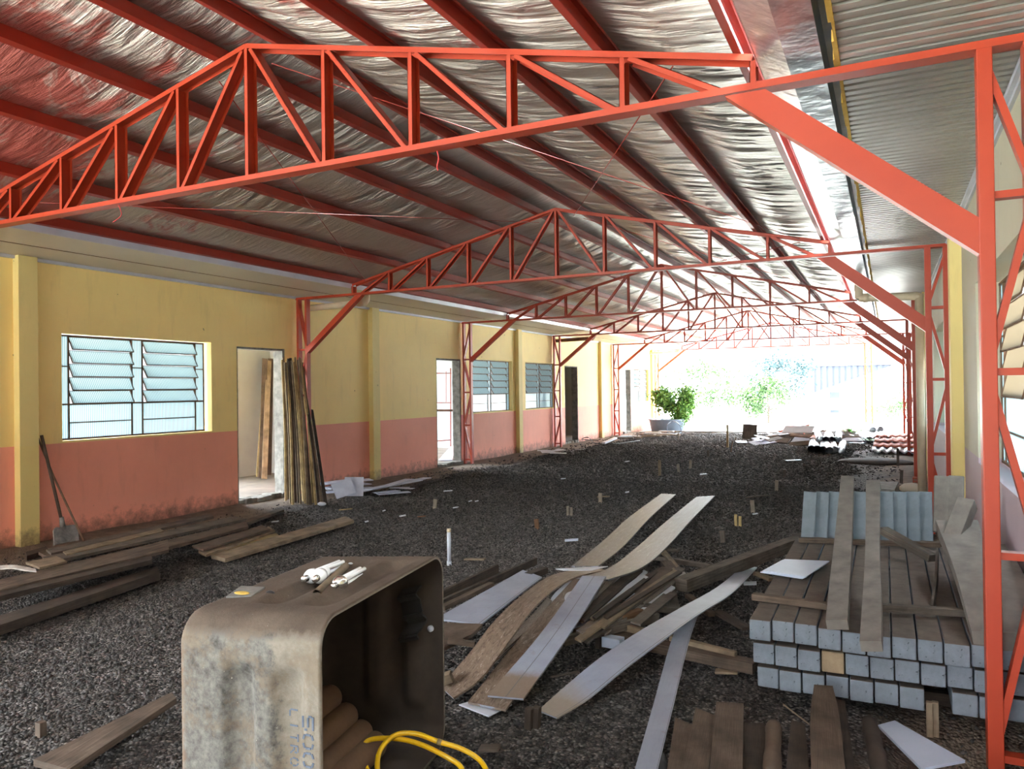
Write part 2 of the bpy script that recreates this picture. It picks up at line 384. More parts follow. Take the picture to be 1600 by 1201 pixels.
        if bevel:
            m = ob.modifiers.new('edge', 'BEVEL'); m.width = bevel; m.segments = 2; m.limit_method = 'ANGLE'
        return ob
def spline(P, n):
    P = [V(p) for p in P]
    if len(P) == 2: return [P[0].lerp(P[1], i/(n-1)) for i in range(n)]
    out = []; m = len(P)-1
    for i in range(n):
        t = i/(n-1)*m; k = min(int(t), m-1); f = t-k
        a = P[k-1] if k > 0 else P[0]*2-P[1]; b, c = P[k], P[k+1]; d = P[k+2] if k+2 <= m else P[-1]*2-P[-2]
        out.append(.5*((2*b)+(c-a)*f+(2*a-5*b+4*c-d)*f*f+(3*b-a-3*c+d)*f**3))
    return out
def thing(name, label, cat, loc=(0, 0, 0), group=None):
    o = bpy.data.objects.new(name, None); COL.objects.link(o); o.location = loc; o['_o'] = tuple(loc)
    o['label'] = label; o['category'] = cat
    if group: o['group'] = group
    return o
def tag(o, label, cat, group=None):
    o['label'] = label; o['category'] = cat
    if group: o['group'] = group
    return o
def stru(o): o['kind'] = 'structure'; return o
ORD = ['first', 'second', 'third', 'fourth', 'fifth', 'sixth', 'seventh', 'eighth', 'ninth', 'tenth', 'eleventh', 'twelfth', 'thirteenth', 'fourteenth', 'fifteenth', 'sixteenth', 'seventeenth', 'eighteenth', 'nineteenth', 'twentieth']

LATER = []
def later(o, base, cat, G, px):
    "labels that count from the left among pieces of the same look are written once all pieces are known"
    tag(o, base, cat, G); LATER.append((base, px, o))
def settle():
    by = {}
    for b, px, o in LATER: by.setdefault(b, []).append((px, o))
    tens = ORD+['twenty-first', 'twenty-second', 'twenty-third', 'twenty-fourth']
    for b, l in by.items():
        l.sort(key=lambda q: q[0])
        if len(l) > 1:
            for i, (px, o) in enumerate(l): o['label'] = b+', '+tens[i]+' from the left'
# ------------------------------------------------------------------ measured layout (metres; hall runs along +y)
FY = [None, 3.94, 9.44, 14.75, 19.88, 25.10, 30.29]
XR, PAN, ZR, ZE, ZB = -3.985, .68, 4.035, 3.257, 3.082
XL, XW = -8.55, .62
WL = XL-.18
ZC = 3.135
YEND = 30.1
# ------------------------------------------------------------------ setting: floor
def grid(x0, x1, y0, y1, st, zf):
    nx, ny = int((x1-x0)/st)+1, int((y1-y0)/st)+1
    xs = np.linspace(x0, x1, nx); ys = np.linspace(y0, y1, ny); mb = MB()
    for j in ys:
        for i in xs: mb.v.append(V((i, j, zf(i, j))))
    for j in range(ny-1):
        for i in range(nx-1): a = j*nx+i; mb.face([a, a+1, a+nx+1, a+nx])
    mb.sm = True; return mb
def fz(x, y):
    z = .012*math.sin(x*1.9+.7)*math.sin(y*1.3)+.008*math.sin(x*5.1+y*3.3)
    q = max(0, min(1, (x+.15)/.4))*max(0, min(1, (4.25-y)/.25))
    return z-.03-.17*q
stru(grid(XL-.02, XW+.02, -4, 27.6, .15, fz).build('floor', 'gravel'))
g = MB().box(-90, 90, 27.6, 190, -.3, -.06).build('ground', 'yard'); stru(g)
stru(MB().box(-90, XL-.02, -60, 27.6, -.3, -.06).build('ground_left', 'yard')); stru(MB().box(XW+.02, 90, -60, 27.6, -.3, -.06).build('ground_right', 'yard'))
stru(MB().box(XL-.02, XW+.02, -60, -4, -.3, -.04).build('ground_back', 'yard'))
stru(MB().box(-7.6, XW, 27.55, 27.7, -.2, .015).build('trim_1', 'concrete'))

# loose gravel stones, dense near the camera, one countless mass
def stones():
    rng = np.random.default_rng(3); N = 95000; N2 = 60000
    y = 1.6+rng.random(N)**1.5*11.5; x = -8.0+rng.random(N)*8.6
    y = np.append(y, 11+rng.random(N2)*16); x = np.append(x, -8.2+rng.random(N2)*8.4); N += N2
    # keep what the picture can see
    P = np.stack([x, y], 1); f2 = np.array([fw.x, fw.y]); r2 = np.array([RT.x, RT.y])
    dep = P@f2; lat = P@r2
    k = (dep > 1.3) & (np.abs(lat) < dep*.74+.3)
    # dirt beside the walls carries few stones
    edge = (x > -.62+.18*np.sin(y*2.1)) | (x < -7.45+.2*np.sin(y*1.7+1))
    k &= ~edge | (rng.random(N) < .10)
    x, y = x[k], y[k]; n = len(x)
    base = np.array([[1, 0, 0], [-1, 0, 0], [0, 1, 0], [0, -1, 0], [0, 0, 1], [0, 0, -1]], float)
    fac = np.array([[0, 2, 4], [2, 1, 4], [1, 3, 4], [3, 0, 4], [2, 0, 5], [1, 2, 5], [3, 1, 5], [0, 3, 5]])
    sz = ((.0055+rng.random(n)**2*.009)*(1+np.clip(y-9, 0, 8)*.16))[:, None, None]
    v = base[None]*(.7+.6*rng.random((n, 6, 3)))*sz*np.array([1.25, 1.0, .8])
    v += (rng.random((n, 6, 3))-.5)*sz*.7
    a = rng.random(n)*6.28; b = (rng.random(n)-.5)*1.4
    ca, sa, cb, sb = np.cos(a), np.sin(a), np.cos(b), np.sin(b)
    X = v[..., 0]*ca[:, None]-v[..., 1]*sa[:, None]; Y = v[..., 0]*sa[:, None]+v[..., 1]*ca[:, None]; Z = v[..., 2]
    Y2 = Y*cb[:, None]-Z*sb[:, None]; Z2 = Y*sb[:, None]+Z*cb[:, None]
    z0 = .012*np.sin(x*1.9+.7)*np.sin(y*1.3)+.008*np.sin(x*5.1+y*3.3)-.03
    vv = np.stack([X+x[:, None], Y2+y[:, None], Z2+z0[:, None]+.005], -1).reshape(-1, 3)
    ff = (fac[None]+np.arange(n)[:, None, None]*6).reshape(-1, 3)
    me = bpy.data.meshes.new('gravel'); me.vertices.add(len(vv)); me.vertices.foreach_set('co', vv.ravel())
    me.loops.add(ff.size); me.loops.foreach_set('vertex_index', ff.ravel().astype(np.int32))
    me.polygons.add(len(ff)); me.polygons.foreach_set('loop_start', np.arange(0, ff.size, 3, dtype=np.int32))
    me.update(calc_edges=True); me.materials.append(MT['stone'])
    o = bpy.data.objects.new('gravel', me); COL.objects.link(o)
    tag(o, 'loose dark grey gravel covering the hall floor', 'gravel'); o['kind'] = 'stuff'
stones(); 

# ------------------------------------------------------------------ setting: walls
LW = [(5.59, 7.76), (15.2, 17.34), (18.12, 20.14), (27.6, 29.58)]      # left windows (y), z 1.07..2.32
LD = [(8.23, 9.2), (13.72, 14.72), (20.83, 21.86), (26.24, 27.22)]     # left doors
def wall(name, x0, x1, y0, y1, wins, doors, mat, z0w=1.07, z1w=2.32, zt=3.3):
    mb = MB(); ys = y0
    for a, b, k in sorted([(a, b, 'w') for a, b in wins]+[(a, b, 'd') for a, b in doors]):
        mb.box(x0, x1, ys, a, -.3, zt)
        if k == 'w': mb.box(x0, x1, a, b, -.3, z0w); mb.box(x0, x1, a, b, z1w, zt)
        else: mb.box(x0, x1, a, b, 2.28, zt)
        ys = b
    mb.box(x0, x1, ys, y1, -.3, zt)
    return stru(mb.build(name, mat))
wall('wall_left', WL, XL, .3, YEND, LW, LD, 'wall')
RW = [(4.35, 6.95), (10.6, 13.15), (16.8, 19.3)]
wall('wall_right', XW, XW+.26, -15, 25.6, RW, [], 'wallr', .98, 2.38)
k = 2
for y in (5.05, 11.38, 17.52, 23.76, 29.86):
    stru(MB().box(XL-.01, XL+.1, y, y+.21, -.3, ZC).build('trim_%d' % k, 'yellow', bevel=.004)); k += 1
for y in (1.9, 8.14, 14.4, 20.6):
    stru(MB().box(XW-.1, XW+.01, y, y+.21, -.3, ZC).build('trim_%d' % k, 'yellow', bevel=.004)); k += 1
# coving strips
stru(MB().box(XL, XL+.04, .3, YEND, ZC-.035, ZC).build('trim_%d' % k, 'lilac')); k += 1
cv = MB(); cv.box(XW-.045, XW, 1.2, 25.6, ZC-.03, ZC+.0); cv.box(XW-.02, XW, 1.2, 25.6, ZC-.055, ZC-.03)
stru(cv.build('trim_%d' % k, 'pvc')); k += 1
# rough concrete linings of the door openings and their raised thresholds
for i, (a, b) in enumerate(LD):
    mb = MB()
    def rough(x0, x1, y0, y1, z0, z1):
        n = 14
        for q in range(n):
            za, zb_ = z0+(z1-z0)*q/n, z0+(z1-z0)*(q+1)/n; j = random.uniform(-.008, .012)
            mb.box(x0-.004, x1+.004+j*.4, y0-max(j, -.004), y1, za, zb_)
    rough(WL, XL, b-.035, b+.004, -.1, 2.285); 
    mb.box(WL-.002, XL+.003, a, b, 2.255, 2.283); mb.box(WL-.002, XL+.002, a-.004, a+.012, -.1, 2.285)
    stru(mb.build('door_%d' % (i+1), 'concrete'))
    mb = MB(); n = 9
    for q in range(n):
        ya, yb = a+(b-a)*q/n, a+(b-a)*(q+1)/n; j = random.uniform(-.03, .05)
        mb.box(WL-.01, XL+.03+j, ya, yb+.01, -.14, .035+random.uniform(-.012, .01))
    stru(mb.build('trim_%d' % k, 'concrete', bevel=.012)); k += 1

# rooms behind the left wall
stru(MB().box(-13.6, WL, 3.2, YEND, -.25, .03).build('floor_room', 'room_floor'))
stru(MB().box(-13.8, WL, 3.0, YEND, ZC+.05, ZC+.15).build('ceiling_room', 'white_wall'))
mb = MB(); mb.box(-13.7, -13.55, 3.2, YEND, 0, .95)
for y in (3.2, 8.0, 12.9, 17.4, 22, 26.2, 29.8): mb.box(-13.7, -13.55, y, y+.3, .95, 3.2)
stru(mb.build('wall_far_left', 'white_wall'))
mb = MB(); mb.box(-10.98, -10.86, 9.8, 11.6, .0, 3.2); mb.box(-13.6, WL, 11.3, 11.42, .0, 3.2)
stru(mb.build('wall_inner_1', 'white_wall'))
mb = MB(); mb.box(-13.6, WL, 17.9, 18.02, .0, 3.2); mb.box(-11.3, -9.4, 24.1, 24.22, 0, 3.2); mb.box(-11.2, -11.08, 20.2, 24.2, 0, 3.2)
mb.box(-13.6, WL, 20.3, 20.42, 0, 3.2); mb.box(-11.0, -10.9, 26.1, 29.9, 0, 3.2); stru(mb.build('wall_inner_2', 'white_wall'))

# ------------------------------------------------------------------ louvred windows
def louvre_window(num, y0, y1, z0, z1, x, side, glass=('glass', 'glass'), lz=.66, label=None):
    "iron window in the wall plane x; side=+1 opens towards +x (hall on the +x side)"
    root = bpy.data.objects.new('window_%d' % num, None); COL.objects.link(root); root['_o'] = (x, y0, z0); root.location = (x, y0, z0)
    stru(root); W = y1-y0; H = z1-z0
    cols = [0, .065, .46, .535, .93, 1.0]; ys = [y0+W*c for c in cols]
    fr = MB(); t = .016
    for yy in ys: fr.box(x-.015, x+.015, yy-t/2, yy+t/2, z0, z1)
    fr.box(x-.018, x+.018, y0, y1, z0, z0+.02); fr.box(x-.018, x+.018, y0, y1, z1-.02, z1)
    zl = z1-H*lz
    fr.box(x-.014, x+.014, y0, y1, zl-.009, zl+.009)
    for c in (1, 3): fr.box(x-.012, x+.012, ys[c], ys[c+1], z0+(zl-z0)*.48-.006, z0+(zl-z0)*.48+.006)
    for c in (0, 2, 4): fr.box(x-.012, x+.012, ys[c], ys[c+1], z1-H*.3-.006, z1-H*.3+.006)
    fr.build('window_frame', 'iron', root)
    for c in range(5):
        if c in (0, 2, 4): MB().box(x-.003, x+.003, ys[c]+.008, ys[c+1]-.008, z0+.02, z1-.02).build('pane', glass[0], root)
        else: MB().box(x-.003, x+.003, ys[c]+.008, ys[c+1]-.008, z0+.02, zl-.009).build('pane', glass[0], root)
    h = (z1-.02-zl)/5
    for c in (1, 3):
        for q in range(5):
            za, zb_ = zl+h*q+.006, zl+h*(q+1)-.004; ya, yb = ys[c]+.012, ys[c+1]-.012; tl = (.075*side if side > 0 else .03*side)*(1+random.uniform(-.12, .12)); za -= 0 if side > 0 else .02
            g = MB().quadbox([(x+tl, ya, za), (x+tl+.004, ya, za), (x+tl+.004, yb, za), (x+tl, yb, za), (x-.01*side, ya, zb_), (x-.01*side+.004, ya, zb_), (x-.01*side+.004, yb, zb_), (x-.01*side, yb, zb_)])
            gl = g.build('louvre', glass[1], root)
            f = MB(); f.beam((x+tl, ya, za), (x+tl, yb, za), .012, .012); f.beam((x-.01*side, ya, zb_), (x-.01*side, yb, zb_), .01, .01)
            for yy in (ya, yb): f.beam((x+tl, yy, za), (x-.01*side, yy, zb_), .010, .012)
            f.build('louvre_frame', 'iron', gl)
    return root
for i, (a, b) in enumerate(LW):
    louvre_window(i+1, a+.004, b-.06 if i == 0 else b-.02, 1.075, 2.31, XL-.10, 1, ('glass', 'glass'))
for i, (a, b) in enumerate(RW):
    louvre_window(i+5, a+.01, b-.01, .99, 2.37, XW+.17, -1, ('glassb', 'glassd'), .62)

# ------------------------------------------------------------------ ceilings, gutters, roof
stru(MB().quadbox([(XL, -15, ZC), (-7.42, -15, 3.20), (-7.42, YEND, 3.20), (XL, YEND, ZC), (XL, -15, ZC+.02), (-7.42, -15, 3.22), (-7.42, YEND, 3.22), (XL, YEND, ZC+.02)]).build('ceiling_left', 'soffit'))
ln = MB(); 
for xx in (-8.0,): ln.box(xx-.003, xx+.003, -15, YEND, ZC+.026, ZC+.034)
stru(ln.build('trim_%d' % k, 'iron')); k += 1
mb = MB(); p = .085; y = -15.0
while y < 25.6:
    z = ZC+.005
    mb.quadbox([(-.185, y, z), (XW, y, z), (XW, y+.05, z), (-.185, y+.05, z), (-.185, y, z+.02), (XW, y, z+.02), (XW, y+.05, z+.02), (-.185, y+.05, z+.02)])
    mb.box(-.185, XW, y+.05, y+p, z+.012, z+.02); y += p
stru(mb.build('ceiling_right', 'ceil'))
mb = MB(); pts = []
for i in range(120):
    y = 1.0+i*.207; a = -.205+.006*math.sin(i*1.7)+random.uniform(-.003, .003); b = -.184
    mb.box(a, b, y, y+.212, ZC+.0, ZC+.05+random.uniform(0, .01))
tag(mb.build('foam_strip', 'foam'), 'ragged yellow foam edge strip along the ribbed ceiling sheet', 'strip')
# sheet roofing that keeps the daylight out above the two side ceilings
stru(MB().box(-8.8, -7.42, -15, YEND, ZC+.16, ZC+.2).box(-7.45, -7.40, -15, YEND, ZC+.13, ZC+.34).build('roof_left', 'galv'))
stru(MB().box(-.34, XW+.3, -15, 25.8, ZC+.2, ZC+.24).build('roof_right', 'galv'))
# gutters
rg = thing('rain_gutter', 'long grey galvanised gutter between foil roof and ribbed ceiling', 'gutter', (-.42, 1, 3.2))
n = 11; L = (25.6-1.0)/n
for i in range(n):
    ya, yb = 1.0+L*i, 1.0+L*(i+1)+.02; dz = .002*(i % 2)
    m = MB(); m.quadbox([(-.575, ya, 3.26+dz), (-.42, ya, 3.175+dz), (-.42, yb, 3.175+dz), (-.575, yb, 3.26+dz), (-.575, ya, 3.264+dz), (-.42, ya, 3.179+dz), (-.42, yb, 3.179+dz), (-.575, yb, 3.264+dz)])
    m.box(-.42, -.262, ya, yb, 3.170+dz, 3.174+dz); m.box(-.266, -.262, ya, yb, 3.17, 3.36); m.build('gutter_sheet', 'galv', rg)
lg = thing('rain_gutter', 'lilac grey gutter fascia above the left beige soffit', 'gutter', (-7.45, 3, 3.2))
m = MB(); m.quadbox([(-7.435, -15, 3.195), (-7.42, -15, 3.195), (-7.42, YEND, 3.195), (-7.435, YEND, 3.195), (-7.405, -15, 3.27), (-7.39, -15, 3.27), (-7.39, YEND, 3.27), (-7.405, YEND, 3.27)])
m.build('gutter_face', 'lilac', lg)

SL = (ZR-ZE)/(5*PAN)
def ztop(x): return ZR-abs(x-XR)*SL
FO = .115
YR0, YR1 = -15.0, 30.6
def foil_side(sg):
    "foil sheet sagging between the purlins, crumpled across the slope"
    rng = np.random.default_rng(5 if sg > 0 else 6)
    xs = np.linspace(0, 3.41, 64); ys = np.linspace(-2, YR1, 1300); X, Y = np.meshgrid(xs, ys)
    px = [abs(q-XR) for q in (PL if sg < 0 else PR)]+[0]
    d = np.min([np.abs(X-q) for q in px], axis=0); sag = np.minimum(d/.35, 1)**.8
    warp = .12*np.sin(X*2.3+Y*.7)+.08*np.sin(X*4.1-Y*1.9+1)+.05*np.sin(X*7.7+Y*3.1)
    Z = np.zeros_like(X)
    for lam, amp, cnt in ((.60, .012, 5), (.27, .010, 7), (.13, .0062, 9), (.075, .0032, 8)):
        for _ in range(cnt):
            l = lam*(.7+.6*rng.random()); f = 2*np.pi/l; ax = (rng.random()-.5)*1.1
            env = .5+.5*np.sin(X*(.5+2*rng.random())+Y*(.3+1.2*rng.random())+rng.random()*6.28)
            w_ = np.sin(f*(Y+warp*.45+ax*X*.16)+rng.random()*6.28); w_ = np.sign(w_)*np.abs(w_)**.7
            Z += amp/np.sqrt(cnt)*env*w_*.85
    z = (ZR-X*SL)+FO-sag*(.03+.0*X)-(.12+.88*sag)*(.012-Z) 
    mb = MB(); n_ = X.size
    mb.v = [V(q) for q in np.stack([XR+sg*X, Y, z], -1).reshape(-1, 3).tolist()]
    nx = len(xs)
    for j in range(len(ys)-1):
        for i in range(nx-1): a = j*nx+i; mb.f.append([a, a+1, a+nx+1, a+nx])
    z4 = [(0, 0)]*4; mb.uv = [z4]*len(mb.f)
    mb.sm = True; return mb
PL = [-7.37, -6.57, -5.72, -4.93, -4.26]; PR = [-3.72, -2.91, -2.10, -1.40, -.66]
f = MB(); a = foil_side(-1); b = foil_side(1); f.v = a.v+b.v; f.f = a.f+[[i+len(a.v) for i in q] for q in b.f]; f.uv = a.uv+b.uv; f.sm = True
stru(f.build('ceiling', 'foil'))
m = MB()
for sg in (-1, 1):
    m.quadbox([(XR, YR0, ZR+.20), (XR+sg*3.46, YR0, ZE+.19), (XR+sg*3.46, YR1, ZE+.19), (XR, YR1, ZR+.20), (XR, YR0, ZR+.22), (XR+sg*3.46, YR0, ZE+.21), (XR+sg*3.46, YR1, ZE+.21), (XR, YR1, ZR+.22)])
stru(m.build('roof', 'galv'))

names = ['eave', 'second', 'third', 'fourth', 'ridge']
for sg, arr in ((-1, PL), (1, PR[::-1])):
    for i, x in enumerate(arr):
        z = ztop(x)+.003; sn = 'left' if sg < 0 else 'right'
        t = thing('purlin', 'long red purlin under the foil, %s slope, %s' % (sn, ['lowest at the eave', 'second up from the eave', 'third up from the eave', 'fourth up from the eave', 'topmost beside the ridge'][i]), 'purlin', (x, YR0, z), 'red roof purlins')
        up = V((SL*(-sg), 0, 1)).normalized() if False else V((sg*SL, 0, 1)).normalized()
        sd = V((1, 0, -sg*SL)).normalized(); c = V((x, 0, z))+up*.05
        w_ = .05 if i else .04; m = MB()
        def pt(y): return V((c.x, y, c.z))
        m.beam(pt(YR0)-up*.047, pt(YR1)-up*.047, w_, .004, sd); m.beam(pt(YR0)+up*.047, pt(YR1)+up*.047, w_, .004, sd)
        m.beam(pt(YR0)-sd*sg*w_/2, pt(YR1)-sd*sg*w_/2, .004, .098, sd)
        for s2 in (-1, 1): m.beam(pt(YR0)+sd*sg*w_/2+up*s2*.04, pt(YR1)+sd*sg*w_/2+up*s2*.04, .003, .014, sd)
        m.build('channel', 'purlin', t)

# ------------------------------------------------------------------ roof trusses
DEP, FL = .095, .033
def truss(kf):
    y = FY[kf]; yc = y+DEP/2
    t = thing('roof_truss', 'red lattice roof truss, %s from the camera' % (['nearest', 'second', 'third', 'fourth', 'fifth', 'farthest'][kf-1]), 'truss', (XR, yc, ZB), 'red roof trusses across the hall')
    x0 = XR-5*PAN; x1 = XR+5*PAN
    for sg in (-1, 1):
        p0 = V((XR, yc, ZR-FL/2)); p1 = V((XR+sg*5*PAN, yc, ZE-FL/2))
        MB().uchan(p0, p1, (0, 0, -1), DEP, FL).build('top_chord', 'red', t)
    zb = ZB+FL/2
    xa = XL+.03 if kf < 6 else -8.5; xb = XW-.01 if kf < 6 else XR+5*PAN+.05
    MB().uchan((xa, yc, zb), (xb, yc, zb), (0, 0, 1), DEP, FL+.002).build('bottom_chord', 'red', t)
    for j in range(-5, 6):
        x = XR+j*PAN; zt = ZR-abs(j)*(ZR-ZE)/5-FL
        MB().uchan((x, yc, ZB+.004), (x, yc, zt), (1 if j <= 0 else 1, 0, 0), DEP-.004, FL-.003).build('web_post', 'red', t)
    for sg in (-1, 1):
        for j in range(5):
            xa, xb = XR+sg*(j*PAN+.04), XR+sg*((j+1)*PAN-.035)
            za = ZR-(j+.06)*(ZR-ZE)/5-FL; zb2 = ZB+.02
            if j == 4: xb = XR+sg*(5*PAN-.16)
            MB().uchan((xa, yc, za), (xb, yc, zb2), (1, 0, -.2*sg) if sg < 0 else (-1, 0, -.4), DEP-.004, FL-.003).build('web_diagonal', 'red', t)
for kf in range(1, 7): truss(kf)

def column(kf, side, start=0):
    y = FY[kf]; yc = y+.045; z1 = ZB+.0; z0 = -.06 if kf > 1 else -.23
    if side > 0: xi, xo = XW-.22, XW-.045; wp = .062
    else: xi, xo = XL+.235, XL+.065; wp = .042
    if kf == 6 and side > 0: xi, xo = -.75, -.54
    if kf == 6 and side < 0: xi, xo = -8.35, -8.49
    lab = 'red lattice column with knee brace, %s along the %s wall' % (['nearest', 'second', 'third', 'fourth', 'fifth', 'farthest'][kf-1], 'right' if side > 0 else 'left')
    if kf == 6 and side > 0: lab = 'slim red lattice column standing free in the bright open end'
    t = thing('lattice_column', lab, 'column', ((xi+xo)/2, yc, z0), 'red lattice columns')
    for x in (xi, xo): MB().beam((x, yc, z0), (x, yc, z1), wp, .088, (1, 0, 0)).build('column_post', 'red', t, bevel=.004)
    rz = [.03 if kf > 1 else -.05, .84, 1.65, 2.43] if side > 0 else [.06, .82, 1.55, 2.28]
    for z in rz: MB().beam((xi, yc, z), (xo, yc, z), .06, .032, (0, 1, 0)).build('rung', 'red', t)
    zs = rz+[z1-.02]; s = start
    for q in range(len(zs)-1, 0, -1):
        xa, xb = (xi, xo) if s == 0 else (xo, xi); s = 1-s
        MB().beam((xa, yc-.005, zs[q]-.03), (xb, yc-.005, zs[q-1]+.03), .03, .06, (1, 0, 0)).build('diagonal', 'red', t)
    if not (kf == 6 and side > 0):
        if side > 0: a, b, w_ = V((xi-.02, yc, 2.245)), V((XR+5*PAN-.04, yc, ZB-.01)), .125
        else: a, b, w_ = V((xi+.015, yc, 2.27)), V((XR-5*PAN+.11, yc, ZB-.005)), .082
        d = (b-a).normalized(); n = V((d.z, 0, -d.x)); n = n if n.z > 0 else -n
        # ends cut to sit on the post (vertical) and under the chord (horizontal)
        def hit(p, vert): 
            return p+d*((a.x-p.x)/d.x) if vert else p+d*((b.z-p.z)/d.z)
        up_, lo_ = n*w_/2, -n*w_/2; P = []
        for yy in (-.042, .042):
            o = V((0, yy, 0)); P += [hit(a+lo_, True)+o, hit(a+lo_, False)+o, hit(a+up_, False)+o, hit(a+up_, True)+o]
        m = MB(); m.quadbox(P); m.build('knee_brace', 'red', t)
    return t
column(1, 1, 0)
for kf in (2, 3, 4, 5): column(kf, 1, 1); column(kf, -1, 1 if kf % 2 == 0 else 0)
column(6, 1, 1); column(6, -1, 1)

# thin bracing rods between trusses, seen from below
for i, (a, b) in enumerate([((-6.9, 4.0, 3.30), (-4.2, 9.4, 3.85)), ((-4.3, 4.0, 3.85), (-7.1, 9.4, 3.28)), ((-.9, 9.5, 3.28), (-3.6, 14.7, 3.86)), ((-3.6, 9.5, 3.86), (-.9, 14.7, 3.28)), ((-1.0, 4.0, 3.30), (-3.7, 9.4, 3.88)), ((-3.8, 4.0, 3.88), (-.9, 9.4, 3.30))]):
    tag(MB().tube([a, b], .004, 6).build('tie_rod', 'purlin'), 'thin bracing rod crossing under the foil, %s' % ['left slope first bay, rising away', 'left slope first bay, falling away', 'right slope second bay, rising away', 'right slope second bay, falling away', 'right slope first bay, rising away', 'right slope first bay, falling away'][i], 'rod', 'roof bracing rods')
# strings hanging from the first chord
def strg(px, py, y, L, lab):
    p = aty(px, py, y); pts = [p, p+V((.01, 0, -L*.4)), p+V((-.008, .01, -L*.75)), p+V((.004, 0, -L))]
    tag(MB().tube(spline(pts, 10), .004, 6).build('string', 'rope'), lab, 'string')
strg(683, 236, 3.98, .12, 'short red string knotted under the middle of nearest chord')
p = aty(184, 318, 3.98)
tag(MB().tube(spline([p, p+V((.03, 0, -.05)), p+V((.035, 0, -.1)), p+V((-.06, 0, -.14))], 14), .003, 6).build('string', 'rope'), 'thin pink wire drooping below the left part of nearest chord', 'string')

# ------------------------------------------------------------------ rain pipes
t = thing('drain_pipe', 'beige pipe elbow from right gutter to a vertical downpipe', 'pipe', (.4, 12.0, 0))
yp = 12.6
a = aty(1342, 448, yp); b = aty(1342, 466, yp); e = aty(1436, 462, yp); d = aty(1436, 756, yp)
m = MB(); m.tube(spline([V((b.x, yp, 3.2)), V((b.x, yp, b.z+.04)), V((b.x+.01, yp, b.z+.01)), V((b.x+.05, yp, b.z))], 12)+[V((e.x-.03, yp, e.z)), V((e.x, yp, e.z-.02))], .06, 14); m.build('elbow_pipe', 'pipe_beige', t)
MB().tube([(e.x+.0, yp, e.z+.03), (e.x, yp, -.06)], .058, 14).build('downpipe', 'pipe_beige', t)
m = MB(); m.tube([(b.x+.06, yp, b.z), (b.x+.13, yp, b.z)], .067, 14); m.build('collar', 'pipe_beige', t)
for kf, lab, yy in ((2, 'short beige pipe behind the knee brace by the plank bundle', 9.75), (4, 'orange stained pipe stub behind the fourth left column', 20.1), (6, 'pale pipe stub at the far end of the left soffit', 29.8)):
    t = thing('pipe_stub', lab, 'pipe', (-8.3, yy, 2.98), 'pipe stubs under the left soffit'); 
    MB().tube([(-8.56, yy, 2.975), (-7.42, yy, 3.0)], .05, 14).build('pipe', 'pipe_beige' if kf != 4 else 'w_orange', t)
    MB().tube([(-7.5, yy, 3.0), (-7.38, yy, 3.0), (-7.36, yy, 3.03), (-7.36, yy, 3.12)], .058, 14).build('elbow', 'pipe_beige', t)

# ------------------------------------------------------------------ simple board helpers
def board(name, p0, p1, w_, h_, mat, lab, cat='board', group=None, side=None, bevel=.003):
    p0, p1 = V(p0), V(p1)
    o = MB().beam(p0, p1, w_, h_, side).build(name, mat, loc=p0, bevel=bevel); tag(o, lab, cat, group); return o
def rib(name, L, R, t, mat, lab, cat='board', group=None, n=26):
    "L, R: lists of (px, py, z) measured on the photograph and turned into places in the hall"
    LL = [at(*q) for q in L]; RR = [at(*q) for q in R]
    o = MB().ribbon(LL, RR, t, n).build(name, mat, loc=LL[0]); tag(o, lab, cat, group); return o

# ------------------------------------------------------------------ left wall: planks on the ground
G = 'old planks lying along the left wall'
def plank(c, z, lab, mat='w_brown', h=.03, g=G, name='plank'):
    "c: four image corners, near-left, far-left, far-right, near-right, at height z"
    P = [at(px, py, z) for px, py in c]; n = len(P)
    L = MB().quadbox([P[0]-V((0, 0, h)), P[1]-V((0, 0, h)), P[2]-V((0, 0, h)), P[3]-V((0, 0, h)), P[0], P[1], P[2], P[3]], (P[1]-P[0]).length, (P[3]-P[0]).length, h)
    o = L.build(name, mat, loc=P[0]-V((0, 0, h)), bevel=.002); tag(o, lab, 'plank', g); return o
plank([(-60, 980), (245, 884), (250, 893), (-60, 996)], .07, 'dark timber edge lying nearest the gravel beside the left planks', 'w_dark', .07)
plank([(-60, 925), (236, 864), (238, 874), (-60, 945)], .16, 'wide reddish plank over the dark timber on the left', 'w_dark', .04)
plank([(-60, 930), (262, 842), (264, 858), (-60, 935)], .175, 'reddish brown plank in the middle of the left plank stack', 'w_brown', .03)
plank([(0, 905), (385, 814), (388, 822), (0, 922)], .13, 'long brown plank on the inner side of the left stack', 'w_brown', .03)
plank([(66, 870), (366, 806), (384, 810), (75, 878)], .12, 'greyish plank stretching to the doorway beside the pink wall', 'w_grey', .03)
plank([(72, 858), (330, 802), (334, 806), (80, 864)], .10, 'thin grey plank closest to the pink wall', 'w_grey', .03)
plank([(98, 861), (250, 825), (256, 829), (104, 866)], .13, 'pale narrow batten lying on top by the pink wall', 'w_tan', .02)
plank([(60, 862), (86, 855), (108, 866), (84, 874)], .08, 'short broken brown board near the yellow pilaster', 'w_brown', .03)
plank([(40, 878), (88, 868), (105, 876), (62, 886)], .15, 'small square offcut lying on the left planks', 'w_tan', .02)
plank([(40, 862), (72, 853), (76, 858), (42, 868)], .05, 'short dark timber at the foot of the yellow pilaster', 'w_dark', .05)
plank([(310, 860), (420, 822), (430, 828), (322, 866)], .07, 'splintered light plank in the small stack by the gravel', 'w_tan', .025)
plank([(300, 852), (410, 820), (422, 826), (318, 858)], .10, 'splintered brown plank on top of the small stack', 'w_brown', .02)
plank([(328, 857), (432, 832), (436, 836), (332, 863)], .045, 'thin brown plank under the small splintered stack', 'w_light', .02)
plank([(330, 866), (540, 806), (553, 812), (352, 872)], .045, 'long wide tan plank lying alone out on the gravel', 'w_tan', .04)
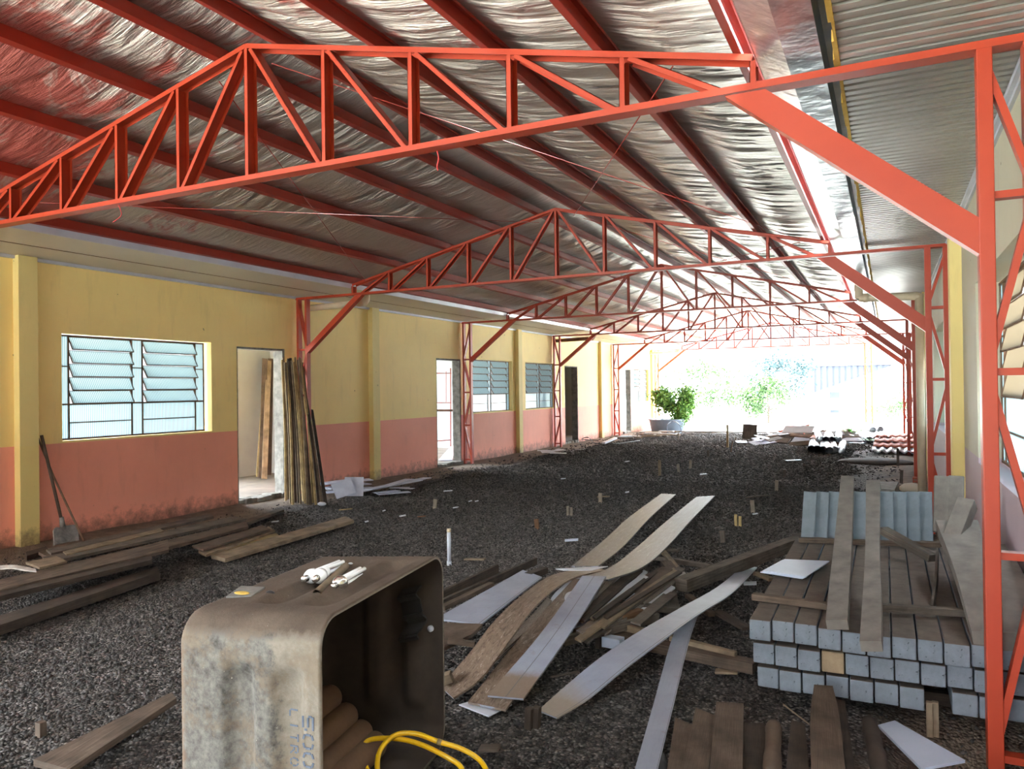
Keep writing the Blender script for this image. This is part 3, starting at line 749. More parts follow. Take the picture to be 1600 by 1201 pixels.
plank([(272, 846), (420, 800), (424, 803), (280, 851)], .05, 'thin brown batten leading to the doorway threshold', 'w_brown', .03)
plank([(310, 838), (440, 792), (444, 796), (318, 842)], .03, 'short dark batten lying before the doorway threshold', 'w_dark', .03)
# rag
rg_ = MB(); L = [at(0, 883, .18), at(20, 882, .20), at(40, 885, .19), at(55, 888, .18)]; R = [at(0, 888, .18), at(20, 887, .19), at(38, 890, .18), at(57, 892, .17)]
tag(rg_.ribbon(L, R, .01, 14).build('rag', 'rag', loc=L[0]), 'crumpled grey rag lying on the left planks', 'rag')

# shovel and bar leaning on the pink wall
bx = XL+.03
t = thing('shovel', 'cement-caked square shovel leaning on the pink wall', 'shovel', at(102, 850, .05))
top = atx(65, 680, XL+.05); neck = atx(96, 812, XL+.28)
MB().tube([top, neck], .017, 10).build('handle', 'w_brown', t)
b0 = atx(98, 822, XL+.28); b1 = atx(102, 858, XL+.36)
MB().tube([neck+V((0, 0, .03)), b0], [.022, .03], 10).build('socket', 'steel_grey', t)
m = MB(); n_ = 8; hw = .15
for i in range(n_+1):
    f_ = i/n_; c = b0.lerp(b1, f_)
    for j in range(9):
        q = (j-4)/4; wv = hw*(.92+.08*f_) if f_ > .05 else hw*.8
        m.v.append(c+V((.035*q*q+random.uniform(-.006, .006), q*wv, random.uniform(-.008, .008))))
for i in range(n_):
    for j in range(8): a = i*9+j; m.face([a, a+1, a+10, a+9])
ob = m.build('blade', 'steel_grey', t); sol = ob.modifiers.new('s', 'SOLIDIFY'); sol.thickness = .012
t = thing('digging_bar', 'thin dark iron bar leaning on the pink wall behind the shovel', 'bar', at(130, 848, .05))
MB().tube([atx(57, 678, XL+.03), atx(84, 745, XL+.12), at(131, 845, .06)], .011, 8).build('rod', 'iron', t)

# ------------------------------------------------------------------ bundle of strips leaning by the first doorway
G = 'wooden strips leaning by the first doorway'
tops = [(443, 558), (449, 563), (454, 559), (459, 565), (468, 558), (473, 566), (441, 562), (446, 566), (451, 560), (456, 563), (461, 558), (466, 562), (470, 560), (453, 570), (447, 580), (463, 575), (471, 570), (475, 600), (457, 600)]
bots = [(450, 780), (458, 788), (467, 785), (475, 783), (481, 788), (490, 785), (447, 782), (455, 786), (462, 784), (470, 787), (478, 786), (486, 788), (494, 788), (465, 780), (452, 778), (483, 783), (499, 790), (503, 788), (474, 781)]
ms = ['w_tan', 'w_lath', 'w_brown', 'w_lath', 'w_tan', 'w_light', 'w_lath', 'w_tan', 'w_brown', 'w_tan', 'w_lath', 'w_brown', 'w_lath', 'w_tan', 'w_lath', 'w_light', 'w_dark', 'w_tan', 'w_lath']
for i, (a, b) in enumerate(zip(tops, bots)):
    dx = .06+.035*(i % 5); pa = atx(a[0], a[1], XL+.10+dx*.6); pb = at(b[0], b[1], -.01)
    wd = .030+.012*((i*7) % 3)/2
    mid = pa.lerp(pb, .5)+V((.02, 0, -.01)); L = [pa, mid, pb]; sd = V((.25, 1, 0)).normalized()*wd/2
    o = MB().ribbon([q-sd for q in L], [q+sd for q in L], .014, 14).build('wood_strip', ms[i], loc=pb)
    tag(o, 'long %s strip leaning by the doorway, foot %s from the left' % ({'w_lath': 'pale yellow', 'w_light': 'yellow', 'w_brown': 'brown', 'w_tan': 'tan', 'w_dark': 'dark'}[ms[i]], ORD[sorted(range(19), key=lambda q: bots[q][0]).index(i)]), 'strip', G)
pa = atx(487, 640, XL+.12); pb = at(509, 788, 0)
board('wood_strip', pa, pb, .05, .02, 'w_dark', 'dark strip leaning separately on the pink wall right of the bundle', 'strip', G, (.2, 1, 0))
tag(MB().blob(at(503, 787, .02), (.07, .05, .03), 5).build('plastic_scrap', 'pvc', smooth=True), 'white crumpled scrap at the foot of the strips', 'scrap')
# boards in the room corner
G = 'boards leaning in the first room corner'
for i, (tx, ty, bx_, by_, mt) in enumerate([(414, 560, 408, 746, 'w_brown'), (420, 563, 413, 748, 'w_tan'), (423, 560, 420, 742, 'w_dark'), (416, 575, 404, 745, 'w_light')]):
    pa = atx(tx, ty, -10.6); pb = at(bx_, by_, .05)
    board('room_board', pa, pb, .10, .02, mt, ['brown board in the room corner, tallest', 'tan board in the room corner, widest foot', 'dark board in the room corner, right side', 'yellow board in the room corner, left foot'][i], 'board', G, (.5, 1, 0))

# ------------------------------------------------------------------ grey sheets piled against the left wall past the first column
G = 'grey pvc offcuts piled by the left wall'
base = [(515, 772, 600, 750), (520, 768, 590, 756), (530, 774, 640, 765), (512, 765, 566, 752), (580, 765, 650, 748), (560, 772, 620, 770), (590, 758, 665, 745)]
k2 = 0
for lay in range(11):
    z = .015+lay*.016; px = 540+random.uniform(-18, 26); py = 768-lay*1.7
    c = at(px, py, z); a = random.uniform(-.5, .6)
    d = V((math.cos(a+1.2), math.sin(a+1.2), 0)); s_ = V((-d.y, d.x, 0)); L_ = random.uniform(.35, .6)
    o = MB().beam(c-d*L_/2, c+d*L_/2+V((0, 0, .01)), .26, .009, s_).build('lining_offcut', 'paper', loc=c)
    tag(o, 'grey lining offcut in the wall pile, %s from the ground' % ORD[lay], 'sheet', G)
for i, (ax, ay, bx_, by_, z0, z1) in enumerate([(560, 768, 655, 750, .06, .05), (575, 764, 668, 746, .10, .04), (600, 760, 640, 748, .14, .06), (585, 770, 622, 766, .03, .03), (590, 772, 640, 768, .015, .02)]):
    pa, pb = at(ax, ay, z0), at(bx_, by_, z1)
    o = MB().beam(pa, pb, .16, .008).build('lining_offcut', 'paper', loc=pa); tag(o, 'long grey lining strip running right from the wall pile, %s one' % ORD[i], 'sheet', G)
c = at(540, 763, .20)
def tiltsheet(px, py, w1, w2, z, rot, lab, tilt=.5, mat='paper', name='lining_offcut', g=G):
    c = at(px, py, z); vd = (EYE-c).normalized(); n = (vd*tilt+V((0, 0, 1))).normalized()
    a = V((math.cos(rot), math.sin(rot), 0)); a = (a-n*a.dot(n)).normalized(); b = n.cross(a)
    o = MB().quadbox([c-a*w1-b*w2, c+a*w1-b*w2, c+a*w1+b*w2, c-a*w1+b*w2]+[q+n*.006 for q in (c-a*w1-b*w2, c+a*w1-b*w2, c+a*w1+b*w2, c-a*w1+b*w2)]).build(name, mat, loc=c)
    tag(o, lab, 'sheet', g); return o
tiltsheet(537, 763, .15, .13, .18, 1.2, 'pale square sheet tipped forward on the wall pile', 1.6)
tiltsheet(553, 760, .14, .17, .19, .6, 'pale rectangular sheet tipped behind the square one', 1.3)
tiltsheet(624, 762, .16, .07, .03, .4, 'white offcut lying apart right of the wall pile', .0, 'pvc')
tiltsheet(636, 763, .12, .05, .04, .1, 'second white offcut lying apart right of the wall pile', .0, 'pvc')

# small rubbish heap by the third left column
G = 'white scraps by the fourth left column'
for i in range(8):
    tiltsheet(862+random.uniform(-16, 16), 706+random.uniform(-4, 3), random.uniform(.1, .2), random.uniform(.04, .09), .02+.012*i, random.uniform(0, 3), 'white scrap in the little heap at the fourth column, %s from below' % ORD[i], .1, 'pvc', 'scrap_sheet', G)
# things seen through the second doorway
t = thing('scaffold_frame', 'rusty red metal frame standing in the second room', 'frame', at(704, 695, .03))
def sx(px, py): return atx(px, py, -9.7)
for a, b, r in (((704, 575), (704, 698), .012), ((697, 580), (697, 628), .008)): q_ = sx(*b); q_.z = .03 if r > .01 else q_.z; MB().tube([sx(*a), q_], r, 8).build('upright', 'purlin', t)
for a, b in (((670, 583), (705, 583)), ((670, 629), (705, 629)), ((670, 690), (704, 687))): MB().tube([sx(*a), sx(*b)], .010, 8).build('crossbar', 'purlin', t)
t = board('ledge_board', sx(672, 641), sx(709, 641), .10, .05, 'w_grey', 'grey wooden ledge across the second doorway view', 'board')
G = 'grey strips leaning in the second room'
for i in range(4):
    a = at(688+i*5, 719, .04); b = atx(703+i*2, 703-i*1.5, -9.2)
    o = MB().beam(a, V((b.x, b.y, .22+.03*i)), .10, .01).build('grey_strip', 'paper', loc=a); tag(o, 'grey strip leaning low in the second doorway, %s from the left' % ORD[i], 'strip', G)

# cable, white gutter piece and timber along the far left wall
pts = [at(935, 688, .02), at(910, 686, .03), at(918, 683, .18), at(924, 687, .05), at(930, 692, .01), at(960, 693, .01), at(1000, 688, .01)]
tag(MB().tube(spline(pts, 50), .012, 6).build('cable', 'tyre'), 'black cable trailing from the third doorway over the ground', 'cable')
o = MB().beam(at(943, 692, .04), at(962, 684, .12), .10, .05).build('gutter_offcut', 'pvc'); tag(o, 'white gutter offcut leaning on rubble before the fourth doorway', 'offcut')
G = 'timber scraps at the far left wall'
for i in range(16):
    px = random.uniform(960, 1045); py = 684-(px-960)*.09+random.uniform(-4, 3); c = at(px, py, .02+random.uniform(0, .09)); a = random.uniform(-.6, .9); L_ = random.uniform(.4, .9)
    d = V((math.cos(a), math.sin(a), random.uniform(-.04, .04)))
    mt = random.choice(['w_tan', 'brick', 'w_grey', 'pvc', 'w_orange'])
    o = MB().beam(c-d*L_/2, c+d*L_/2, random.uniform(.08, .18), .03).build('timber_scrap', mt, loc=c); later(o, 'scrap of %s by the far left wall' % {'w_tan': 'tan wood', 'brick': 'red clay', 'w_grey': 'grey wood', 'pvc': 'white lining', 'w_orange': 'orange wood'}[mt], 'scrap', G, px)
pts = [at(1043, 676, .02), at(1042, 664, .3), at(1052, 658, .42), at(1062, 664, .32), at(1064, 675, .03), at(1054, 678, .01), at(1045, 676, .02)]
tag(MB().tube(spline(pts, 40), .018, 8).build('hose_loop', 'tub'), 'blue hose looped in front of the grey tub', 'hose')
# tub with plant
c = at(1053, 673, 0); c = V((-7.6, 28.8, -.06)); t = thing('planter_tub', 'blue-grey round tub at the far left corner of the hall', 'tub', c)
m = MB(); prof = [(.02, .0), (.62, 0), (.70, .42), (.74, .42), (.74, .46), (.66, .46), (.6, .05)]; n_ = 28
for r_, z_ in prof:
    for q in range(n_): a = 2*math.pi*q/n_; m.v.append(c+V((r_*math.cos(a), r_*math.sin(a), z_)))
for i in range(len(prof)-1):
    for q in range(n_): m.face([i*n_+q, i*n_+(q+1) % n_, (i+1)*n_+(q+1) % n_, (i+1)*n_+q])
m.build('tub_body', 'tub', t, smooth=True)

# ------------------------------------------------------------------ foliage
def leaves(c, rad, n, size, seed=1, lobes=7):
    rng = np.random.default_rng(seed); mb = MB(); c = np.array(c); rad = np.array(rad)
    lc = (rng.random((lobes, 3))-.5)*1.3
    for i in range(n):
        q = lc[rng.integers(lobes)]+rng.normal(0, .22, 3); p = c+q*rad
        if p[2] < .05: p[2] = .05+rng.random()*.2
        a = rng.normal(0, 1, 3); a /= np.linalg.norm(a); b = np.cross(a, rng.normal(0, 1, 3)); b /= np.linalg.norm(b)
        s1, s2 = size*(.6+rng.random()*.8), size*.4
        k_ = len(mb.v); mb.v += [V(p-a*s1), V(p+b*s2), V(p+a*s1), V(p-b*s2)]; mb.face([k_, k_+1, k_+2, k_+3])
    return mb
def bush(name, px, py, y, rad, n, size, mat, lab, cat, seed, trunk=True, zc=None):
    c = aty(px, py, y); g_ = V((c.x, c.y, -.06)); t = thing(name, lab, cat, g_, 'plants beyond the open end')
    leaves(c, rad, n, size, seed).build('foliage', mat, t)
    if trunk:
        m = MB(); m.tube([g_, g_+V((.05, 0, max(.3, c.z*.6))), c], [.06, .05, .02], 8)
        for q in range(4): a = q*1.6; m.tube([g_+V((0, 0, c.z*.4)), c+V((rad[0]*.4*math.cos(a), rad[1]*.4*math.sin(a), rad[2]*.2))], [.03, .01], 6)
        m.build('stems', 'w_grey', t)
bush('shrub', 1058, 636, 28.9, (.85, .6, .70), 5200, .075, 'leaf_near', 'leafy green plant growing out of the far grey tub', 'plant', 11)
bush('shrub', 1200, 622, 36, (1.5, 1.2, 1.1), 2600, .09, 'leaf', 'round green bush in the middle beyond the hall', 'bush', 12)
bush('tree', 1225, 590, 46, (1.6, 1.4, 1.3), 1500, .13, 'leaf_blue', 'bluish tree standing left of the blue-grey shed', 'tree', 13)
bush('tree', 1180, 600, 48, (1.4, 1.3, 1.1), 1200, .13, 'leaf_blue', 'pale bluish tree behind the middle bush', 'tree', 14)
bush('shrub', 1392, 628, 40, (1.1, 1, .8), 1000, .09, 'leaf', 'green bush right of the free standing column', 'bush', 15)
bush('tree', 1110, 600, 60, (3.2, 2, 1.8), 1600, .18, 'leaf', 'pale green tree far behind the tub plant', 'tree', 16)
for i, (px, py, s_, sd_) in enumerate([(1335, 676, .5, 21), (1355, 688, .22, 22), (1400, 682, .3, 23)]):
    c = at(px, py, .12); m = MB()
    rng = random.Random(sd_)
    for q in range(70 if i == 0 else 40):
        a = rng.uniform(0, 6.28); l_ = s_*rng.uniform(.5, 1.1); d = V((math.cos(a), math.sin(a)*.6, rng.uniform(.05, .45))); sd = V((-d.y, d.x, 0))*.03
        p0 = c+V((rng.uniform(-.2, .2)*s_*2, rng.uniform(-.2, .2), 0)); k_ = len(m.v); m.v += [p0, p0+d*l_*.5+sd, p0+d*l_, p0+d*l_*.5-sd]; m.face([k_, k_+1, k_+2, k_+3])
    o = m.build('cut_fronds', 'frond', loc=c); tag(o, ['large heap of bright green cut leaves by the white pipes', 'small tuft of green leaves beside corrugated sheets', 'little green tuft near the right wall base'][i], 'leaves', 'cut leaves on the gravel')

# ------------------------------------------------------------------ beyond: shed, white house, hut
def poly(name, pts, mat, thick, lab, cat, ribs=False):
    pass
y = 62; a = aty(1266, 572, y); b = aty(1440, 568, y); t = thing('metal_shed', 'blue-grey corrugated metal shed beyond the yard', 'building', (a.x, y, 0))
m = MB(); x = a.x
while x < b.x+6:
    m.box(x, x+.3, y, y+.1, -.06, a.z); m.box(x+.3, x+.42, y+.06, y+.12, -.06, a.z); x += .42
m.box(a.x, x, y+.12, y+9, -.06, a.z-.05); m.build('corrugated_wall', 'blue_shed', t)
MB().box(a.x-.2, x+.2, y-.2, y+9.3, a.z, a.z+.12).build('shed_roof', 'housew', t)
y = 50; p0 = aty(1268, 619, y); p1 = aty(1430, 562, y)
t = thing('white_house', 'white walled house with pale pitched roof before the shed', 'house', (p0.x, y, 0))
zl, zh = p0.z, p1.z
m = MB(); m.quadbox([(p0.x, y, -.06), (p1.x, y, -.06), (p1.x, y+7, -.06), (p0.x, y+7, -.06), (p0.x, y, zl), (p1.x, y, zh), (p1.x, y+7, zh), (p0.x, y+7, zl)]); m.build('gable_wall', 'housew', t)
m = MB(); m.quadbox([(p0.x-.4, y-.3, zl-.1), (p1.x, y-.3, zh), (p1.x, y+7.2, zh), (p0.x-.4, y+7.2, zl-.1), (p0.x-.4, y-.3, zl), (p1.x, y-.3, zh+.12), (p1.x, y+7.2, zh+.12), (p0.x-.4, y+7.2, zl)]); m.build('house_roof', 'housew', t)
for (x0, y0_, x1, y1_) in ((1296, 612, 1312, 622), (1297, 640, 1311, 648)):
    q0, q1 = aty(x0, y0_, y), aty(x1, y1_, y); MB().box(q0.x, q1.x, y-.05, y+.05, q1.z, q0.z).build('house_window', 'blue_shed', t)
y = 48; q0, q1 = aty(1022, 614, y), aty(1050, 650, y); t = thing('garden_hut', 'small pale hut with dark opening far beyond the tub', 'hut', (q0.x, y, 0))
MB().box(q0.x-2, q1.x, y, y+3, -.06, q0.z).build('hut_wall', 'housew', t); q = aty(1043, 616, y); r_ = aty(1050, 628, y); MB().box(q.x, r_.x, y-.04, y+.04, r_.z-.6, q.z).build('opening', 'blue_shed', t)

# ------------------------------------------------------------------ far rubble heap (middle distance)
G = 'boards in the far heap'
rng = random.Random(5)
for i in range(46):
    px = rng.uniform(1192, 1335); py = 697-abs(px-1262)*.05-rng.uniform(0, 14); hz_ = max(.04, .46*(1-(abs(px-1265)/78)**2))
    c = at(px, py, 0); c.z = rng.uniform(.02, max(.04, hz_*.85)); c.x = min(c.x, -.9); a = rng.uniform(-.5, 1.4); L_ = rng.uniform(.5, 1.2)
    d = V((math.cos(a), math.sin(a), rng.uniform(-.16, .16))).normalized(); mt = rng.choice(['paper', 'w_orange', 'w_orange', 'brick', 'w_grey', 'w_dark', 'pvc', 'w_brown', 'brick'])
    nn_ = V((rng.uniform(-.25, .25), rng.uniform(-.7, -.1), 1)); sd_ = nn_.cross(d)
    o = MB().beam(c-d*L_/2, c+d*L_/2, rng.uniform(.15, .34), rng.choice([.012, .03]), sd_).build('heap_board', mt, loc=c)
    later(o, 'flat %s piece in the far heap' % {'paper': 'grey lining', 'w_orange': 'orange brown wood', 'brick': 'reddish wood', 'w_grey': 'grey wood', 'w_dark': 'dark wood', 'w_brown': 'brown wood', 'pvc': 'white lining'}[mt], 'board', G, px)
board('stick', at(1270, 688, .2), at(1300, 665, .25), .05, .04, 'w_tan', 'thin stick poking up from the far heap', 'stick')
G = 'white pipes ends in the far heap'
j = 0
for (px, py) in [(1268, 699), (1277, 699), (1286, 700), (1296, 701), (1304, 700), (1314, 701), (1281, 693), (1291, 694), (1300, 694), (1310, 693)]:
    c = at(px, py+2, .09); c.z = .09 if py > 697 else .24
    d = V((c.x/c.y+.05*math.sin(px*3), 1, .03)).normalized(); m = MB(); m.tube([c, c+d*1.6], .085, 16, cap=False); m.tube([c+d*1.6, c], .072, 16, cap=False)
    dark = px < 1288 and py > 697
    o = m.build('pipe_length', 'tyre' if dark else 'pvc', loc=c); tag(o, '%s pipe end in the far heap, %s from the left in the %s row' % ('dark' if dark else 'white', ORD[j if j < 6 else j-6], 'lower' if j < 6 else 'upper'), 'pipe', G); j += 1
G = 'white pipes by the free column'; j = 0
for (px, py) in [(1358, 685), (1369, 684), (1380, 684), (1390, 685), (1364, 678), (1376, 677)]:
    c = at(px, py+2, .09); c.z = .09 if py > 680 else .25
    d = V((-.22+.1*math.sin(px), 1, .02)).normalized(); m = MB(); m.tube([c, c+d*1.8], .095, 16, cap=False); m.tube([c+d*1.8, c], .08, 16, cap=False)
    o = m.build('pipe_length', 'pvc', loc=c); tag(o, 'white pipe by the free standing column, %s from the left in the %s row' % (ORD[j if j < 4 else j-4], 'lower' if j < 4 else 'upper'), 'pipe', G); j += 1
G = 'corrugated sheets near the right wall'
for i in range(4):
    c = at(1365, 705-i*4, .0); z = .04+.05*i; m = MB(); n_ = 40; W_ = 1.05
    a0 = at(1362+i*2, 708-i*5, 0); x0 = a0.x
    for q in range(n_+1):
        x = x0+W_*q/n_
        for yy in (0, 1.3):
            m.v.append(V((x, a0.y+yy, z+(.03 if i == 0 else .014)*math.sin(q/n_*W_*2*math.pi/.18)+(.02 if yy else 0))))
    for q in range(n_): m.face([q*2, q*2+2, q*2+3, q*2+1])
    o = m.build('corrugated_sheet', 'pvc' if i == 0 else 'brick', loc=a0, smooth=True); s_ = o.modifiers.new('s', 'SOLIDIFY'); s_.thickness = .008
    tag(o, ['white corrugated sheet lying nearest by the right wall', 'brownish corrugated sheet just behind the white one', 'brownish corrugated sheet in the middle of the stack', 'brownish corrugated sheet at the back of the stack'][i], 'sheet', G)
c = at(1172, 686, 0)
board('plywood_sheet', at(1171, 686, 0), at(1171, 667, 0) if False else c+V((0, .05, .45)), .42, .02, 'w_grey', 'square brown plywood piece standing upright on the gravel', 'board', None, (1, .1, 0))
rib('panel_scrap', [(1148, 688, .02), (1166, 688, .02)], [(1152, 691, .02), (1168, 691, .02)], .01, 'pvc', 'flat white panel lying left of the upright plywood')
# hollow brick and debris by the second right column
t = thing('hollow_brick', 'red hollow brick standing by the third right column', 'brick', at(1437, 765, 0))
c = at(1437, 765, 0); m = MB(); fr_ = .018
for q in range(4): m.box(c.x-.09, c.x+.09, c.y, c.y+.16, q*.055, q*.055+.014)
for q in range(4): m.box(c.x-.09+q*.055, c.x-.09+q*.055+.014, c.y, c.y+.16, 0, .18)
m.build('brick_body', 'brick', t)
tag(MB().blob(at(1425, 763, .03), (.18, .12, .09), 5).build('rubble_lump', 'dirt', smooth=True), 'dark rounded rubble lump beside the hollow brick', 'rubble')
rib('flat_slab', [(1375, 752, .03), (1377, 764, .03)], [(1404, 752, .03), (1398, 765, .03)], .03, 'concrete', 'flat pale slab lying right of the tall planks', 'slab')
tag(MB().blob(at(1368, 722, -.02), (.75, .5, .09), 8).build('dirt_mound', 'w_dark', smooth=True), 'low dark mound of soil by the right columns', 'mound')

# ------------------------------------------------------------------ pegs, poles and chips on the gravel
G = 'wooden pegs driven into the gravel'
pegs = [(890, 803, 11, 'w_grey', 'double'), (840, 826, 14, 'w_orange', 'single'), (938, 784, 12, 'w_grey', 'single'), (1061, 737, 10, 'w_grey', 'single'), (1078, 732, 11, 'w_grey', 'single'), (1107, 713, 8, 'w_dark', 'single'), (1213, 767, 13, 'w_grey', 'single'), (1177, 799, 14, 'w_grey', 'single'), (1153, 821, 14, 'w_tan', 'double'), (1130, 847, 15, 'w_dark', 'single'), (679, 793, 13, 'w_grey', 'single'), (1226, 745, 9, 'w_dark', 'single'), (1408, 753, 14, 'w_dark', 'single'), (1403, 727, 20, 'w_dark', 'single'), (1060, 686, 8, 'w_grey', 'single'), (1150, 690, 6, 'w_grey', 'single')]
where = ['beside the plank tips, split in two', 'orange coloured, up from the white upright pipe', 'with a small block on the gravel beside it', 'right of the tall white stake', 'second right of the tall white stake', 'tiny, before the upright stick', 'upper one near the long battens', 'below the small flat batten', 'pale and forked, left of the post stack', 'dark, nearest to the long heavy beam', 'nearest the grey sheet pile', 'dark, farthest behind the post stack', 'by the pale slab on the right', 'tall dark, on the soil mound at right', 'small, near the blue hose', 'small, left of the upright plywood']
for i, (px, py, h, mt, kd) in enumerate(pegs):
    c = at(px, py, -.02); hh = h*c.y*.93/FPX*1.3; mt = {'w_grey': 'w_pale', 'w_tan': 'w_lath', 'w_dark': 'w_grey'}.get(mt, mt); m = MB()
    if kd == 'double': m.beam(c+V((-.022, 0, -.05)), c+V((-.024, 0, hh)), .032, .03, (1, 0, 0)); m.beam(c+V((.022, 0, -.05)), c+V((.026, 0, hh*.85)), .032, .03, (1, 0, 0))
    else: m.beam(c+V((0, 0, -.05)), c+V((random.uniform(-.02, .02), 0, hh)), .05, .03, (1, 0, 0))
    o = m.build('ground_peg', mt, loc=c, bevel=.003); tag(o, 'wooden peg in the gravel, '+where[i], 'peg', G)
c = at(702, 884, -.03); t = thing('pipe_stake', 'white plastic pipe standing upright in the gravel', 'pipe', c)
MB().tube([c, c+V((.0, 0, .335))], .018, 14).build('pipe', 'pvc', t); MB().tube([c+V((0, 0, .0)), c+V((0, 0, .045))], .023, 14).build('socket', 'pvc', t); MB().tube([c+V((0, 0, .315)), c+V((0, 0, .345))], .02, 14).build('tape', 'pipe_beige', t)
board('wood_stake', at(1031, 744, -.03), at(1031, 744, -.03)+V((0, 0, .30)), .05, .04, 'w_tan', 'pale wooden stake standing in the middle of the gravel', 'stake')
board('tall_stick', at(1137, 699, -.03), at(1137, 699, -.03)+V((0, 0, .62)), .055, .05, 'w_light', 'tall pale stick standing before the far heap', 'stick')
board('short_iron', at(1142, 707, -.03), at(1142, 707, -.03)+V((.05, 0, .3)), .02, .02, 'iron', 'short dark iron leaning near the tall stick', 'rod')
G = 'chips scattered over the gravel'
chips = [(742, 874, 'w_tan', .10, .03), (893, 844, 'tilew', .07, .04), (1186, 775, 'w_grey', .14, .03), (1171, 777, 'w_grey', .05, .03), (1240, 719, 'tilew', .16, .05), (943, 776, 'w_tan', .09, .03), (980, 769, 'pvc', .03, .02), (712, 793, 'pvc', .03, .03), (735, 783, 'pvc', .02, .02), (745, 783, 'pvc', .025, .02), (700, 767, 'pvc', .07, .02), (659, 807, 'w_orange', .05, .02), (629, 806, 'pvc', .04, .02), (573, 815, 'pvc', .02, .02), (1172, 912, 'pvc', .05, .04), (1135, 1050, 'w_tan', .06, .03), (1130, 935, 'w_grey', .05, .02), (980, 721, 'pvc', .05, .03), (1030, 815, 'w_grey', .02, .02), (1180, 803, 'pvc', .03, .02), (1099, 741, 'pvc', .06, .02), (600, 798, 'pvc', .02, .01), (540, 796, 'w_light', .09, .01), (430, 815, 'pvc', .04, .02), (880, 748, 'pvc', .04, .02), (815, 740, 'w_grey', .05, .02), (765, 1170, 'w_grey', .045, .03)]
for i, (px, py, mt, a_, b_) in enumerate(chips):
    c = at(px, py, .0); r_ = random.uniform(0, .9); d = V((math.cos(r_), math.sin(r_), 0))
    o = MB().beam(c-d*a_, c+d*a_+V((0, 0, .01)), b_*2, .012).build('debris_chip', mt, loc=c)
    later(o, '%s chip lying on the gravel' % {'w_tan': 'tan wood', 'w_grey': 'grey wood', 'pvc': 'small white', 'tilew': 'bluish white sheet', 'w_orange': 'orange wood', 'w_light': 'thin yellow wood'}[mt], 'chip', G, px)

# ------------------------------------------------------------------ heap of lining boards in the middle
G = 'boards of the middle heap'
rib('lining_board', [(1033, 771, .03), (985, 806, .05), (945, 842, .09), (893, 884, .16)], [(1056, 772, .03), (1016, 808, .05), (976, 851, .09), (935, 884, .16)], .010, 'oldstrip2', 'long muddy grey board reaching farthest left from the heap', 'board', G)
rib('lining_board', [(1088, 776, .03), (1040, 815, .05), (1000, 850, .12), (955, 885, .20), (905, 902, .24)], [(1117, 774, .03), (1080, 812, .05), (1046, 850, .10), (1005, 885, .18), (950, 905, .24)], .012, 'oldstrip2', 'wavy double-width muddy board reaching farthest right from the heap', 'board', G)
rib('lining_board', [(926, 887, .20), (865, 897, .27), (815, 930, .30), (772, 970, .25), (735, 1018, .15), (688, 1072, .03)], [(945, 890, .20), (890, 905, .27), (840, 943, .29), (796, 1000, .21), (752, 1058, .09), (708, 1090, .02)], .012, 'brownboard', 'brown muddy board bowed over the front left of the heap', 'board', G)
rib('lining_board', [(910, 899, .27), (848, 985, .20), (762, 1086, .06)], [(947, 900, .27), (893, 985, .20), (818, 1091, .06)], .010, 'strip', 'broad white grooved board on top of the heap, dusty lower end', 'board', G)
rib('lining_board', [(897, 903, .25), (822, 985, .17), (731, 1096, .03)], [(935, 905, .25), (868, 1000, .17), (790, 1108, .03)], .012, 'brownboard', 'brown board directly under the broad white one', 'board', G)
rib('lining_board', [(905, 906, .23), (800, 1030, .09), (745, 1092, .015)], [(945, 908, .23), (870, 1020, .09), (822, 1084, .015)], .012, 'oldstrip', 'muddy board lowest under the broad white one', 'board', G)
rib('lining_sheet', [(717, 1100, .012), (760, 1088, .012)], [(763, 1118, .01), (800, 1100, .01)], .006, 'pvc', 'white sheet corner showing under the brown boards', 'sheet', G)
rib('lining_sheet', [(817, 890, .12), (760, 922, .14), (680, 966, .15)], [(847, 901, .12), (806, 932, .14), (752, 974, .15)], .010, 'strip3', 'wide clean white grooved sheet lying left in the heap', 'sheet', G)
rib('plywood_piece', [(754, 974, .17), (680, 972, .17)], [(738, 990, .16), (680, 1018, .16)], .02, 'w_brown', 'brown plywood piece beside the water tank mouth', 'board', G)
rib('lining_board', [(900, 899, .24), (868, 925, .22), (850, 955, .16)], [(917, 899, .24), (888, 940, .22), (858, 975, .14)], .006, 'pvc', 'white board end between the bowed and broad boards', 'board', G)
board('heap_batten', at(690, 930, .13), at(777, 888, .15), .03, .07, 'w_dark', 'dark batten on edge at the rear left of the heap, short one', 'batten', G)
board('heap_batten', at(690, 943, .13), at(837, 876, .10), .03, .06, 'w_dark', 'dark batten on edge at the rear left of the heap, long one', 'batten', G)
board('heap_batten', at(690, 950, .13), at(768, 912, .13), .05, .03, 'w_brown', 'brown batten between dark battens and the wide white sheet', 'batten', G)
board('heap_batten', at(825, 900, .10), at(851, 890, .10), .07, .05, 'w_dark', 'short dark block behind the wide white sheet', 'block', G)
board('heap_batten', at(700, 1000, .19), at(742, 1006, .17), .035, .03, 'w_brown', 'short stick crossing the bowed board beside the tank', 'batten', G)
board('wood_block', at(690, 1062, .07), at(706, 1056, .09), .06, .05, 'w_tan', 'small tan block on the foot of the bowed board', 'block', G)
# curved slats in the gap under the bowed board
for i in range(8):
    f = i/7; a = (738+30*f, 1040-32*f+10, .03+.012*i); b = (800+25*f, 998-32*f, .10+.012*i); c_ = (852+4*f, 972-40*f, .12+.014*i)
    rib('wooden_lath', [a, b, c_], [(a[0]+12, a[1]+5, a[2]), (b[0]+10, b[1]+6, b[2]), (c_[0]+6, c_[1]+6, c_[2])], .008, ['w_brown', 'pvc', 'w_dark', 'oldstrip'][i % 4], 'thin slat in the gap under the bowed board, %s from below' % ORD[i], 'slat', 'slats packed under the heap')
